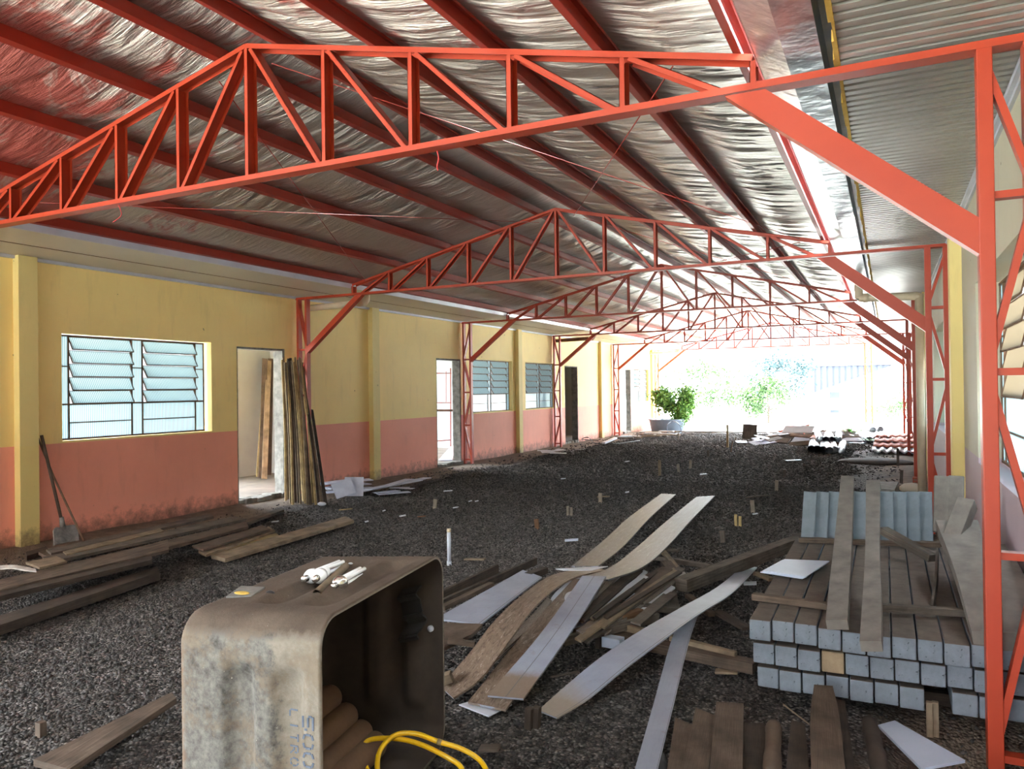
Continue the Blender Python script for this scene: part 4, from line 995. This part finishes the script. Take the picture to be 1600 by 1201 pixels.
# fan of slats on the right of the heap
fan = [((885, 965), (960, 892)), ((888, 972), (985, 888)), ((890, 980), (1003, 896)), ((893, 990), (1035, 884)), ((898, 996), (1052, 888)), ((908, 998), (1060, 884)), ((935, 985), (1062, 890)), ((960, 975), (1045, 912)), ((985, 970), (1042, 922)), ((880, 958), (945, 902)), ((884, 950), (955, 912)), ((900, 985), (1020, 893))]
for i, (a, b) in enumerate(fan):
    z0, z1 = .10+.012*((i*5) % 7), .16-.008*i
    mt = ['oldstrip', 'w_brown', 'pvc', 'w_brown', 'w_tan', 'w_grey', 'oldstrip', 'pvc', 'w_grey', 'w_tan', 'w_dark', 'brownboard'][i]
    wd = 16 if i in (3, 8) else 10
    rib('wooden_lath', [(a[0], a[1], z0), (b[0], b[1], max(.03, z1))], [(a[0]+wd, a[1]+5, z0), (b[0]+wd, b[1]+5, max(.03, z1))], .012, mt, 'slat in the fan right of the broad white board, %s counted from the white board' % ORD[sorted(range(12), key=lambda q: fan[q][1][0]).index(i)], 'slat', 'fanned slats of the heap', n=8)
for i in range(12):
    t_ = i/11; a = (895+48*t_, 975-2*t_+random.uniform(-12, 6)); b = (975+85*t_, 893-6*t_+random.uniform(-4, 8)); z0 = .15+.01*(i % 4)
    rib('wooden_lath', [(a[0], a[1], z0), (b[0], b[1], z0-.05)], [(a[0]+6, a[1]+3, z0), (b[0]+6, b[1]+3, z0-.05)], .012, ['pvc', 'w_brown', 'w_tan', 'w_dark'][i % 4], 'narrow %s lath on top of the fan, %s from the left' % (['white', 'brown', 'tan', 'dark'][i % 4], ORD[i]), 'slat', 'fanned slats of the heap', n=6)
board('heap_batten', at(881, 1001, .13), at(1027, 964, .10), .035, .055, 'w_grey', 'grey square batten along the lower right edge of the heap', 'batten', G)
board('heap_batten', at(900, 990, .12), at(1001, 956, .11), .05, .05, 'w_orange', 'orange brown batten just above the grey batten', 'batten', G)
board('heap_batten', at(966, 942, .12), at(1060, 954, .07), .06, .04, 'w_grey', 'grey tapering batten lying level right of the fan', 'batten', G)
rib('plywood_piece', [(1010, 940, .05), (1048, 905, .06)], [(1064, 955, .05), (1052, 905, .06)], .015, 'w_grey', 'grey triangular plywood scrap right of the fan', 'board', G)
board('heap_batten', at(940, 990, .05), at(1180, 1042, .04), .09, .06, 'w_brown', 'long brown timber running right to the post stack', 'batten', G)
board('heap_batten', at(958, 975, .09), at(1005, 988, .09), .04, .05, 'w_tan', 'short tan batten on the long brown timber', 'batten', G)
board('heap_batten', at(1048, 996, .09), at(1150, 1022, .08), .04, .03, 'w_tan', 'tan batten continuing on the long brown timber', 'batten', G)
tag(MB().beam(at(944, 1000, .06), at(972, 1005, .06), .07, .06).build('white_block', 'tilew'), 'bluish white block under the curved strip', 'block', G)
rib('lining_board', [(1162, 883, .05), (1120, 917, .12), (1065, 948, .18), (1000, 985, .20), (940, 1025, .17), (885, 1070, .09), (841, 1109, .02)], [(1183, 886, .05), (1145, 925, .12), (1095, 957, .18), (1035, 1000, .20), (975, 1045, .16), (920, 1090, .08), (870, 1121, .015)], .008, 'strip2', 'long white strip curving from the stack down to the gravel', 'board', G, 40)
rib('lining_board', [(1067, 960, .15), (1049, 1000, .14), (1018, 1110, .08), (985, 1225, .02)], [(1092, 955, .15), (1077, 1000, .14), (1055, 1090, .09), (1022, 1225, .02)], .008, 'strip3', 'straight clean white strip pointing at the camera', 'board', G)
rib('lining_sheet', [(868, 888, .28), (950, 884, .28)], [(880, 890, .28), (925, 890, .28)], .006, 'pvc', 'thin white scrap lying across the tops of the long boards', 'sheet', G)
board('heavy_beam', at(1064, 914, .09), at(1262, 840, .16), .11, .10, 'w_grey', 'heavy grey beam from the heap up to the post stack', 'beam', G)
board('heap_batten', at(1020, 870, .04), at(1110, 885, .04), .05, .04, 'w_grey', 'grey batten lying level behind the heavy beam', 'batten', G)
board('heap_batten', at(1035, 860, .06), at(1062, 893, .06), .05, .03, 'w_tan', 'short tan batten crossing behind the fan', 'batten', G)
board('wood_block', at(1022, 853, .05), at(1036, 858, .05), .05, .04, 'w_tan', 'pale block on the gravel behind the heap, left one', 'block', G)
board('wood_block', at(1040, 858, .03), at(1060, 860, .03), .09, .02, 'w_grey', 'flat tan block on the gravel behind the heap, right one', 'block', G)
board('heap_batten', at(1040, 878, .07), at(1054, 896, .07), .09, .03, 'w_brown', 'brown short board under the start of the heavy beam', 'board', G)
board('heap_batten', at(1075, 930, .02), at(1112, 960, .02), .05, .03, 'w_brown', 'short brown batten under the curved white strip', 'batten', G)
board('heap_batten', at(1120, 955, .015), at(1168, 982, .015), .08, .02, 'w_dark', 'dark thin board lying before the stack corner', 'board', G)
board('heap_batten', at(1180, 895, .02), at(1205, 905, .02), .05, .03, 'w_tan', 'tan batten poking from the left of the stack', 'batten', G)
for i, (px, py) in enumerate([(826, 1130), (838, 1128), (935, 1012), (943, 1012)]):
    c = at(px, py+ (8 if i < 2 else 0), -.02); board('heap_peg', c, c+V((.005, 0, .10)), .035, .035, 'w_dark', ['dark twin peg before the heap, left half', 'dark twin peg before the heap, right half', 'peg hidden under the curved strip, left', 'peg hidden under the curved strip, right'][i], 'peg')
rib('thin_stick', [(860, 1055, .02), (905, 1047, .04)], [(860, 1057, .02), (905, 1050, .04)], .005, 'w_grey', 'thin grey stick lying before the heap', 'stick')

# ------------------------------------------------------------------ stack of concrete posts
G = 'concrete posts in the stack'
A = V((-.655, 4.02, 0)); W_ = .1045; LEN = 2.35
dirn = V((-.004, 1, 0)).normalized(); sdn = V((1, .035, 0)).normalized()
zs = [.065, .187, .315]
lay_n = ['bottom', 'middle', 'top']
for L_ in range(3):
    for i in range(11):
        if L_ == 0 and i == 7: continue
        off = random.uniform(-.012, .012); p = A+sdn*(i*(W_+.004)+[.03, .012, 0][L_]+W_/2)+dirn*(off+[.03, .02, 0][L_]); z = zs[L_]+W_/2+random.uniform(-.003, .003)-(.012 if L_ == 2 and i > 2 else 0)
        mt = 'post_ochre' if (L_ == 1 and i == 3) else 'post'
        o = MB().beam(p+V((0, 0, z)), p+dirn*LEN+V((0, 0, z)), W_-.002, W_-.002, sdn).build('concrete_post', mt, loc=p, bevel=.006)
        tag(o, '%s square concrete post, %s layer of the stack, %s from the left' % ('ochre' if mt == 'post_ochre' else 'grey', lay_n[L_], ORD[i]), 'post', G)
# sleepers under and between the layers
for i, (y_, z_) in enumerate([(4.35, .03), (6.0, .03), (4.40, .176), (6.0, .176), (4.40, .301), (6.0, .301)]):
    board('sleeper_batten', (-.66, y_, z_), (.58, y_+.04, z_), .06, .06 if z_ < .1 else .018, 'w_dark', 'dark batten between post layers, %s, %s' % (['lowest', 'lowest', 'lower gap', 'lower gap', 'upper gap', 'upper gap'][i], 'front' if i % 2 == 0 else 'back'), 'batten', 'battens inside the post stack')
ZT = .422
board('cross_batten', at(1176, 931, ZT+.02), at(1305, 948, ZT+.02), .05, .035, 'w_brown', 'brown batten across the front left of the stack top', 'batten', 'battens across the stack top')
board('cross_batten', at(1372, 948, ZT+.02), at(1510, 957, ZT+.02), .05, .035, 'w_grey', 'grey batten across the front right of the stack top', 'batten', 'battens across the stack top')
board('cross_batten', at(1248, 843, ZT+.02), at(1468, 851, ZT+.02), .05, .035, 'w_brown', 'brown batten across the rear of the stack top', 'batten', 'battens across the stack top')
# short clean posts standing at the rear
G = 'pale concrete posts standing behind the stack top'
xs_ = [(1253, 1258), (1273, 1277), (1294, 1297), (1314, 1316), (1334, 1336), (1354, 1356), (1376, 1376), (1397, 1396), (1418, 1416), (1438, 1436)]
for i, (bx_, tx_) in enumerate(xs_):
    b = at(bx_+9, 838, ZT); yy = b.y+.04; b = aty(bx_+9, 838+12, yy); tp = aty(tx_+9, 768, yy+.06)
    o = MB().beam(b, tp, .098, .09, (1, 0, 0)).build('short_post', 'post_clean', loc=b, bevel=.006); tag(o, 'pale blue-grey post standing behind the stack, %s from the left' % ORD[i], 'post', G)
b0 = at(1462, 840, ZT)
for i, (bx_, tx_) in enumerate([(1470, 1472), (1493, 1494)]):
    b = aty(bx_, 832, 5.75); tp = aty(tx_, 744, 5.85)
    o = MB().beam(b, tp, .092, .06, (1, 0, 0)).build('short_post', 'post_dusty', loc=b, bevel=.006); tag(o, 'taller grey concrete slab standing right of the pale posts, %s one' % ('left' if i == 0 else 'right'), 'slab', G)
# supports so that the standing pieces rest on something
board('cross_batten', V((-.6, 6.62, .20)), V((.5, 6.66, .20)), .12, .38, 'w_dark', 'dark timber block behind the standing posts', 'timber')
# long planks leaning on the standing posts
def lean(name, c, mat, lab, h=.035):
    "c = (px, py, y) near-left, near-right, far-left, far-right"
    P = [aty(*q) for q in c]; n = (P[1]-P[0]).cross(P[2]-P[0]).normalized(); n = n if n.z > 0 else -n
    L_ = MB().quadbox([P[0]-n*h, P[2]-n*h, P[3]-n*h, P[1]-n*h, P[0], P[2], P[3], P[1]], (P[2]-P[0]).length, (P[1]-P[0]).length, h)
    o = L_.build(name, mat, loc=P[0], bevel=.004); tag(o, lab, 'plank', 'planks leaning over the stack'); return o
def lean2(name, rows, mat, lab, h=.04):
    L_ = [aty(a, y_, yy) for a, b, y_, yy in rows]; R_ = [aty(b, y_, yy) for a, b, y_, yy in rows]
    o = MB().ribbon(L_, R_, h, 24).build(name, mat, loc=L_[0]); tag(o, lab, 'plank', 'planks leaning over the stack'); return o
y1_, y2_ = at(1307, 968, ZT+.05).y, 5.85
y1b = at(1362, 1003, ZT+.04).y
lean2('leaning_plank', [(1290, 1324, 968, y1_), (1297, 1328, 900, y1_+.55), (1304, 1331, 840, y1_+1.1), (1314, 1334, 743, y2_)], 'post_dusty', 'long grey concrete plank leaning over the stack, left one', .05)
lean2('leaning_plank', [(1343, 1377, 1001, y1b), (1348, 1377, 930, y1b+.5), (1352, 1374, 850, y1b+1.15), (1353, 1375, 750, y2_-.03)], 'post_dusty', 'long tan-ended concrete plank leaning over the stack, right one', .05)
# sheaf of white sheets
for i, (dx, dz) in enumerate([(-8, .012), (-4, .022), (2, .032)]):
    c4 = [(1196+dx, 893-i, ZT+dz), (1225+dx*.5, 875-i, ZT+dz)]; c5 = [(1258+dx*.5, 903-i, ZT+dz), (1294+dx, 878-i, ZT+dz)]
    rib('white_sheet', c4, c5, .006, 'tilew', 'white sheet on the left of the stack top, %s of three' % ['lowest', 'middle', 'topmost'][i], 'sheet', 'white sheets on the stack', 4)
# timber pieces on the right of the stack top
board('loose_batten', at(1380, 828, ZT+.16), at(1458, 872, ZT+.05), .07, .05, 'w_grey', 'grey batten lying aslant behind the right leaning plank', 'batten', 'loose timber on the stack')
lean2('loose_batten', [(1454, 1458, 945, 4.6), (1460, 1464, 900, 4.95), (1462, 1466, 855, 5.6)], 'w_grey', 'thin warped batten on edge on the right of the stack', .05)
o = lean2('concrete_slab', [(1518, 1548, 985, 4.06), (1490, 1548, 885, 4.7), (1462, 1528, 812, 5.4)], 'post_dusty', 'long wide concrete slab on the right top of the stack', .09)
o['group'] = 'slabs on the right of the stack'
lean2('concrete_slab', [(1556, 1610, 988, 4.02), (1545, 1600, 900, 4.55), (1535, 1570, 850, 5.1)], 'post_dusty', 'concrete slab beside the long one, half behind the near column', .09)
tp = [aty(1484, 842, 5.2), aty(1500, 848, 5.15), aty(1520, 795, 5.3), aty(1505, 776, 5.4)]
board('concrete_slab', aty(1490, 842, 5.2), aty(1512, 785, 5.35), .09, .10, 'post_dusty', 'short dusty slab propped at an angle on the right', 'slab', 'slabs on the right of the stack', (1, 0, .35))
# ------------------------------------------------------------------ boards at the lower right
G = 'rough boards at the lower right'
rough_ = [([(1055, 1120, .06), (1040, 1215, .06)], [(1082, 1132, .06), (1064, 1215, .06)], 'w_brown', 'rough dark board at the lower right, leftmost of its row'),
 ([(1087, 1105, .08), (1062, 1215, .08)], [(1117, 1117, .08), (1106, 1215, .08)], 'w_brown', 'rough board at the lower right, second of its row'),
 ([(1119, 1096, .10), (1107, 1215, .10)], [(1162, 1098, .10), (1160, 1215, .10)], 'w_brown', 'split-ended rough board at the lower right, third of its row'),
 ([(1160, 1128, .04), (1158, 1215, .04)], [(1205, 1130, .04), (1204, 1215, .04)], 'w_dark', 'low dark board between split board and the stump'),
 ([(1236, 1124, .07), (1227, 1215, .07)], [(1258, 1130, .07), (1265, 1215, .07)], 'w_dark', 'dark pointed board right of the stump'),
 ([(1272, 1069, .16), (1266, 1120, .14), (1268, 1215, .12)], [(1301, 1071, .16), (1312, 1120, .14), (1322, 1215, .12)], 'w_brown', 'tallest rough board reaching up to the post stack'),
 ([(1306, 1092, .05), (1325, 1215, .05)], [(1320, 1094, .05), (1338, 1215, .05)], 'w_dark', 'narrow dark board right of the tallest rough one')]
for L_, R_, mt, lab in rough_: rib('rough_board', L_, R_, .035, mt, lab, 'board', G, 10)
def log(px0, py0, px1, py1, r, z, lab, mt='w_dark'):
    a, b = at(px0, py0, z), at(px1, py1, z); m = MB(); n_ = 12; pts = [a.lerp(b, q/n_) for q in range(n_+1)]
    m.tube(pts, [r*(1+random.uniform(-.1, .1)) if q else r*.9 for q in range(n_+1)], 12)
    o = m.build('log', mt, loc=a); tag(o, lab, 'log', 'round logs at the lower right'); return o
log(1209, 1134, 1206, 1216, .036, .06, 'stubby fibrous log end left of the dark pointed board', 'w_brown')
log(1358, 1128, 1378, 1216, .035, .06, 'round brown log beside the white sheet')
rib('white_sheet', [(1372, 1132, .03), (1440, 1200, .03)], [(1398, 1125, .03), (1508, 1187, .03)], .012, 'tilew', 'white panel offcut lying at the lower right', 'sheet', None, 6)
for i, px in enumerate((1453, 1462)):
    c = at(px, 1150, -.03); board('stack_peg', c, c+V((0, 0, .16)), .028, .03, 'w_tan', 'pale peg before the gap in the stack, %s' % ('left' if i == 0 else 'right'), 'peg')
rib('thin_stick', [(1223, 1098, .08), (1265, 1130, .12)], [(1224, 1101, .08), (1266, 1133, .12)], .004, 'w_tan', 'thin yellow twig across the rough boards', 'stick')
t = MB().tube([at(1033, 1182, .02), at(1040, 1215, .02)], .02, 12).build('pipe_offcut', 'tyre'); tag(t, 'small black pipe end beside the straight white strip', 'pipe')
# board at the lower left
plank([(52, 1186), (268, 1081), (276, 1090), (108, 1201)], .05, 'long brown board lying before the water tank', 'w_brown', .03, None, 'gravel_board')
c = at(64, 1150, -.02); board('ground_peg', c, c+V((0, 0, .07)), .04, .035, 'w_brown', 'short peg in the gravel at the lower left', 'peg')

# ------------------------------------------------------------------ water tank lying on its side
Nn = at(499, 970, .87); Ff = at(692, 862, .87)      # rim corners, near and far
Lk = at(272, 971, .80)
x_r0, x_r1 = Nn.x, Ff.x
yn, yf = Nn.y, Ff.y
H0 = .87
D = .70
ux = V((-1, 0, 0)); rim_o = V((Nn.x, Nn.y, 0)); rim_d = V((Ff.x-Nn.x, Ff.y-Nn.y, 0)); Wd = rim_d.length; rim_d.normalize()
back = V((-rim_d.y, rim_d.x, 0))
D = .61
ORG = rim_o
t = thing('water_tank', 'weathered fibre cement water tank lying on its side', 'tank', tuple(ORG))
MR = Matrix((back*-1, rim_d, V((0, 0, 1)))).transposed()   # local x points out of the mouth, y along the rim, z up
def tank_surface(inner):
    "rings of a rounded rectangle from the rim (s=0) to the closed bottom (s=1)"
    th = .013 if inner else 0.0; NS, NP = 64, 176; rows = []
    dep = D-th
    RC = .075
    S = []
    nst = 54
    for i in range(nst+1): S.append((dep-RC)*i/nst)
    prof = [(s, 0.0) for s in S]
    for q in range(1, 11):
        a = q/10*math.pi/2; prof.append((dep-RC+RC*math.sin(a), RC*(1-math.cos(a))))
    for q in range(1, 9): prof.append((dep, RC+(.30)*q/8))
    for (s, ins) in prof:
        fr_ = s/D; z0 = ins+th+.01*fr_; z1 = H0-.03*fr_-ins-th
        y0_, y1__ = .05*fr_+ins+th, Wd-.01*fr_-ins-th
        z1 = max(z1, z0+.02); y1__ = max(y1__, y0_+.02)
        R_ = min(max(.10-ins*.3-th, .02), (y1__-y0_)/2-.005, (z1-z0)/2-.005)
        ring = []
        # perimeter parameterised so that every ring has the same layout: 4 sides with 34 pts + 4 corners with 10
        cor = [(y0_+R_, z0+R_, math.pi), (y1__-R_, z0+R_, 1.5*math.pi), (y1__-R_, z1-R_, 0), (y0_+R_, z1-R_, .5*math.pi)]
        seg = 34; ca = 10
        for c in range(4):
            cy, cz, a0 = cor[c]
            for q in range(ca): a = a0+q/(ca)*math.pi/2; ring.append((cy+R_*math.cos(a), cz+R_*math.sin(a), None, 0))
            ny_, nz_, na = cor[(c+1) % 4]; p0 = (cy+R_*math.cos(a0+math.pi/2), cz+R_*math.sin(a0+math.pi/2)); p1 = (ny_+R_*math.cos(na), nz_+R_*math.sin(na))
            for q in range(seg):
                f = q/seg; ring.append((p0[0]+(p1[0]-p0[0])*f, p0[1]+(p1[1]-p0[1])*f, f, c))
        row = []
        for (yy, zz, f, c) in ring:
            g_ = 0
            if f is not None and ins == 0:
                fade = min(1, max(0, (min(f, 1-f)-.06)/.12)); fade = fade*fade*(3-2*fade)
                for gc in (.21, .53):
                    q = (s/D-gc)/.085
                    g_ += math.exp(-q*q*q*q*.8)*fade if abs(q) < 2 else 0
                g_ *= .036
            nrm = {0: (0, 1), 1: (-1, 0), 2: (0, -1), 3: (1, 0)}[c]
            if c == 0: g_ = g_*.4
            row.append(V((-s, yy+nrm[0]*g_, zz+nrm[1]*g_)))
        rows.append(row)
    return rows
def tank_mesh(which):
    m = MB(); o = tank_surface(False); i_ = tank_surface(True); n = len(o[0])
    for rows in (o, i_):
        for r_ in rows: m.v += r_
    ro, ri = len(o), len(i_)
    for r_ in range(ro-1 if which == 'out' else 0):
        for q in range(n): q2 = (q+1) % n; m.face([r_*n+q, r_*n+q2, (r_+1)*n+q2, (r_+1)*n+q])
    off = ro*n
    for r_ in range(ri-1 if which == 'in' else 0):
        for q in range(n): q2 = (q+1) % n; m.face([off+r_*n+q2, off+r_*n+q, off+(r_+1)*n+q, off+(r_+1)*n+q2])
    if which == 'out':
        for q in range(n): q2 = (q+1) % n; m.face([q2, q, off+q, off+q2])
        m.face([(ro-1)*n+q for q in range(n)])
    else: m.face([off+(ri-1)*n+q for q in range(n)][::-1])
    # drop the vertices no face uses
    used = sorted({i for f in m.f for i in f}); mp = {a: b for b, a in enumerate(used)}
    m.v = [m.v[i] for i in used]; m.f = [[mp[i] for i in f] for f in m.f]
    return m
tm = tank_mesh('out'); M4 = MR.to_4x4(); M4.translation = ORG+V((0, 0, .0))
t.matrix_world = M4; t['_o'] = (0, 0, 0)
body = tm.build('tank_shell', 'tank', t, smooth=True)
tank_mesh('in').build('tank_inside', 'tank_in', t, smooth=True)
# stencilled marking: 500 over LITROS, turned a quarter so that it reads downwards
def stencil():
    m = MB(); glyph = {'5': [((1, 1), (0, 1)), ((0, .9), (0, .55)), ((.1, .5), (.8, .5)), ((1, .4), (1, .15)), ((.85, 0), (0, 0))],
        '0': [((.35, 1), (.0, .85)), ((0, .75), (0, .25)), ((0, .15), (.35, 0)), ((.65, 1), (1, .85)), ((1, .75), (1, .25)), ((1, .15), (.65, 0))],
        'L': [((0, 1), (0, .1)), ((.1, 0), (.9, 0))], 'I': [((.5, 1), (.5, 0))], 'T': [((0, 1), (1, 1)), ((.5, .85), (.5, 0))],
        'R': [((0, 1), (0, 0)), ((.15, 1), (.8, .95)), ((.9, .85), (.8, .55)), ((.2, .5), (.6, .45)), ((.6, .35), (1, 0))],
        'O': [((.3, 1), (0, .75)), ((0, .65), (0, .3)), ((.1, .15), (.4, 0)), ((.65, 1), (1, .75)), ((1, .65), (1, .3)), ((.9, .15), (.6, 0))],
        'S': [((1, .9), (.6, 1)), ((.4, 1), (0, .8)), ((.05, .65), (.9, .4)), ((1, .3), (.7, 0)), ((.5, 0), (0, .1))]}
    def put(text, s_top, z_top, hgt, wid, gap, th):
        "letter tops face the rim; text runs down"
        z = z_top
        for ch in text:
            for (a, b) in glyph[ch]:
                def P(u_, v_):
                    s = s_top+(1-v_)*hgt; zz = z-u_*wid; f = s/D
                    return V((-s, .05*f-.0015, zz))
                p, q = P(*a), P(*b); m.beam(p, q, th, .002, (q-p).cross(V((0, 1, 0))))
            z -= wid+gap
    put('500', .028, .56, .038, .043, .016, .0065)
    put('LITROS', .086, .575, .030, .024, .015, .005)
    return m
stencil().build('stencil_marking', 'blue_ink', t)
# helper for things resting on the tank: local (s, y) -> world at its upper surface
def on_tank(px, py, z): return at(px, py, z)
zt = .858
def cfl(lab, a, b, spiral=False, metal=False):
    "a: screw end, b: tube end"
    a, b = V(a), V(b); d = (b-a).normalized(); L_ = (b-a).length; sd = d.cross(V((0, 0, 1))).normalized(); up = sd.cross(d)
    t = thing('light_bulb', lab, 'bulb', tuple(a), 'old bulbs on the water tank')
    m = MB(); r_ = .012; pts = []; rad = []
    for q in range(17): pts.append(a+d*(q/16*.026)); rad.append(.0125+(.0012 if q % 2 else 0))
    m.tube([a-d*.004]+pts, [.006]+rad, 14); m.build('screw_cap', 'chrome', t)
    MB().tube([a+d*q for q in (.026, .034, .05, .07, .075)], [.015, .024, .030, .029, .020], 18).build('ballast', 'chrome' if metal else 'bulb', t)
    if spiral:
        pts = [a+d*(.08+.045*q/60)+(sd*math.cos(q*.5)+up*math.sin(q*.5))*.02 for q in range(61)]
        MB().tube(pts, .0055, 8).build('spiral_tube', 'bulb', t)
    else:
        for k_ in (-1, 1):
            for k3 in (-1, 1):
                o_ = sd*.010*k_+up*.010*k3
                MB().tube([a+d*.072+o_, b+o_, b+d*.004+o_*.9], [.0088, .0088, .005], 12).build('glass_tube', 'bulb', t)
cfl('straight white fluorescent bulb lying on the tank, white base', at(474, 905, zt), at(533, 881, zt))
cfl('white spiral bulb lying behind the straight one on the tank', at(492, 905, zt+.015), at(520, 884, zt+.015), True)
cfl('silver-based bulb lying nearest the tank mouth', at(520, 917, zt), at(566, 892, zt), False, True)
t2 = thing('metal_tube', 'short brown tube lying between the bulbs on the tank', 'tube', tuple(at(495, 928, zt)))
a, b = at(495, 927, zt), at(540, 884, zt); m = MB(); m.tube([a, b], .0155, 18, cap=False); m.tube([b, a], .012, 18, cap=False)
m.build('tube_wall', 'w_tan', t2)
o = MB(); P = [at(353, 934, .845), at(377, 917, .845), at(414, 919, .85), at(393, 933, .845)]
o.quadbox([p for p in P]+[p+V((0, 0, .006)) for p in P]); t3 = thing('scraper', 'small grey plate smeared with yellow paint on the tank', 'scraper', tuple(P[0]))
o.build('plate', 'steel_grey', t3)
MB().blob(at(378, 926, .853), (.035, .02, .004), 6).build('paint_patch', 'foam', t3, smooth=True)
tag(MB().blob(at(422, 928, .842), (.022, .016, .014), 7).build('black_cap', 'dark', smooth=True), 'small black plastic cap in the tank groove', 'cap')
board('wood_chip', at(440, 924, .838), at(460, 915, .84), .012, .006, 'w_brown', 'brown splinter in the tank groove', 'chip')
for i, (px, py, s_) in enumerate([(520, 884, .014), (533, 879, .016), (548, 880, .012), (508, 887, .016)]):
    tag(MB().blob(at(px, py, .853), (s_, s_*.6, .004), 5).build('plaster_flake', 'pvc', smooth=True), 'white plaster flake on the far end of the tank, %s' % ['smallest nearest', 'middle one', 'rightmost', 'leftmost'][i], 'flake', 'plaster flakes on the tank')
# round brown tubes stored inside the tank
G = 'round brown clay tubes inside the water tank'
def tl(s, y_, z_): return M4 @ V((-s, y_, z_))
i = 0
for s, z_ in ((.62, .055), (.50, .055), (.38, .052), (.56, .15), (.44, .15), (.50, .245)):
    pass
for i, (px, py, yy) in enumerate([(520, 1086, .50), (545, 1114, .50), (568, 1140, .48), (590, 1180, .46), (560, 1195, .40)]):
    # far rounded end seen in the mouth; the tube runs back along the rim direction
    s = [.42, .34, .27, .20, .33][i]; z_ = [.43, .33, .235, .12, .075][i]; r_ = .058
    s = [.44, .37, .31, .24, .36][i]; n_s = MR.col[0]; e_ = ray(px, py); o_ = EYE-ORG
    k_ = (-s-o_.dot(n_s))/e_.dot(n_s); hit_ = o_+e_*k_; yy = hit_.dot(rim_d); z_ = max(.072, hit_.z)
    a = tl(s, .10, z_); b = tl(s, yy, z_)
    m = MB(); dd = (b-a).normalized(); m.tube([a, b-dd*.03, b-dd*.01, b], [r_, r_, r_*.9, r_*.6], 20)
    o = m.build('clay_tube', 'logs', loc=a); tag(o, 'round brown tube inside the water tank, %s' % ['topmost', 'second from the top', 'third from the top', 'fourth, nearest the mouth', 'lowest at the back'][i], 'tube', G)
cl = MB(); rows = [tl(.07+.02*math.sin(q), Wd-.09-.02*math.sin(q*2.1), .74-.03*q) for q in range(9)]
cl.ribbon(rows, [p+V((-.10, .0, -.03)) for p in rows], .01, 30)
tag(cl.build('hanging_cloth', 'cloth', loc=rows[0]), 'dark cloth hanging inside the water tank', 'cloth')
pl = tl(.05, Wd-.026, .53); tag(MB().tube([pl, pl+V((0, -.012, 0))], .014, 14).build('hole_light_disc', 'pvc', loc=pl), 'small white disc as daylight through a hole in the tank', 'disc')  # white disc stands in for daylight showing through a pipe hole
# yellow hose looping out of the mouth
def hz(px, py, z): return at(px, py, z)
pts = [hz(720, 1240, .02), hz(722, 1201, .06), hz(690, 1178, .10), hz(650, 1160, .13), hz(612, 1153, .14), hz(575, 1157, .13), hz(567, 1180, .09), hz(580, 1215, .05), hz(600, 1240, .05), hz(590, 1205, .1), hz(594, 1172, .14), hz(618, 1148, .16), hz(650, 1146, .16), hz(684, 1158, .14), hz(722, 1170, .11), hz(752, 1190, .07), hz(770, 1225, .03)]
t = thing('garden_hose', 'yellow hose coiled out of the water tank mouth', 'hose', tuple(pts[0]))
MB().tube(spline(pts, 140), .0105, 12).build('hose_line', 'hose', t)
q = hz(684, 1158, .14); q2 = hz(690, 1160, .137); MB().tube([q, q2], .013, 12).build('tape_band', 'w_light', t)

settle()
for o in bpy.data.objects:
    if '_o' in o.keys(): del o['_o']
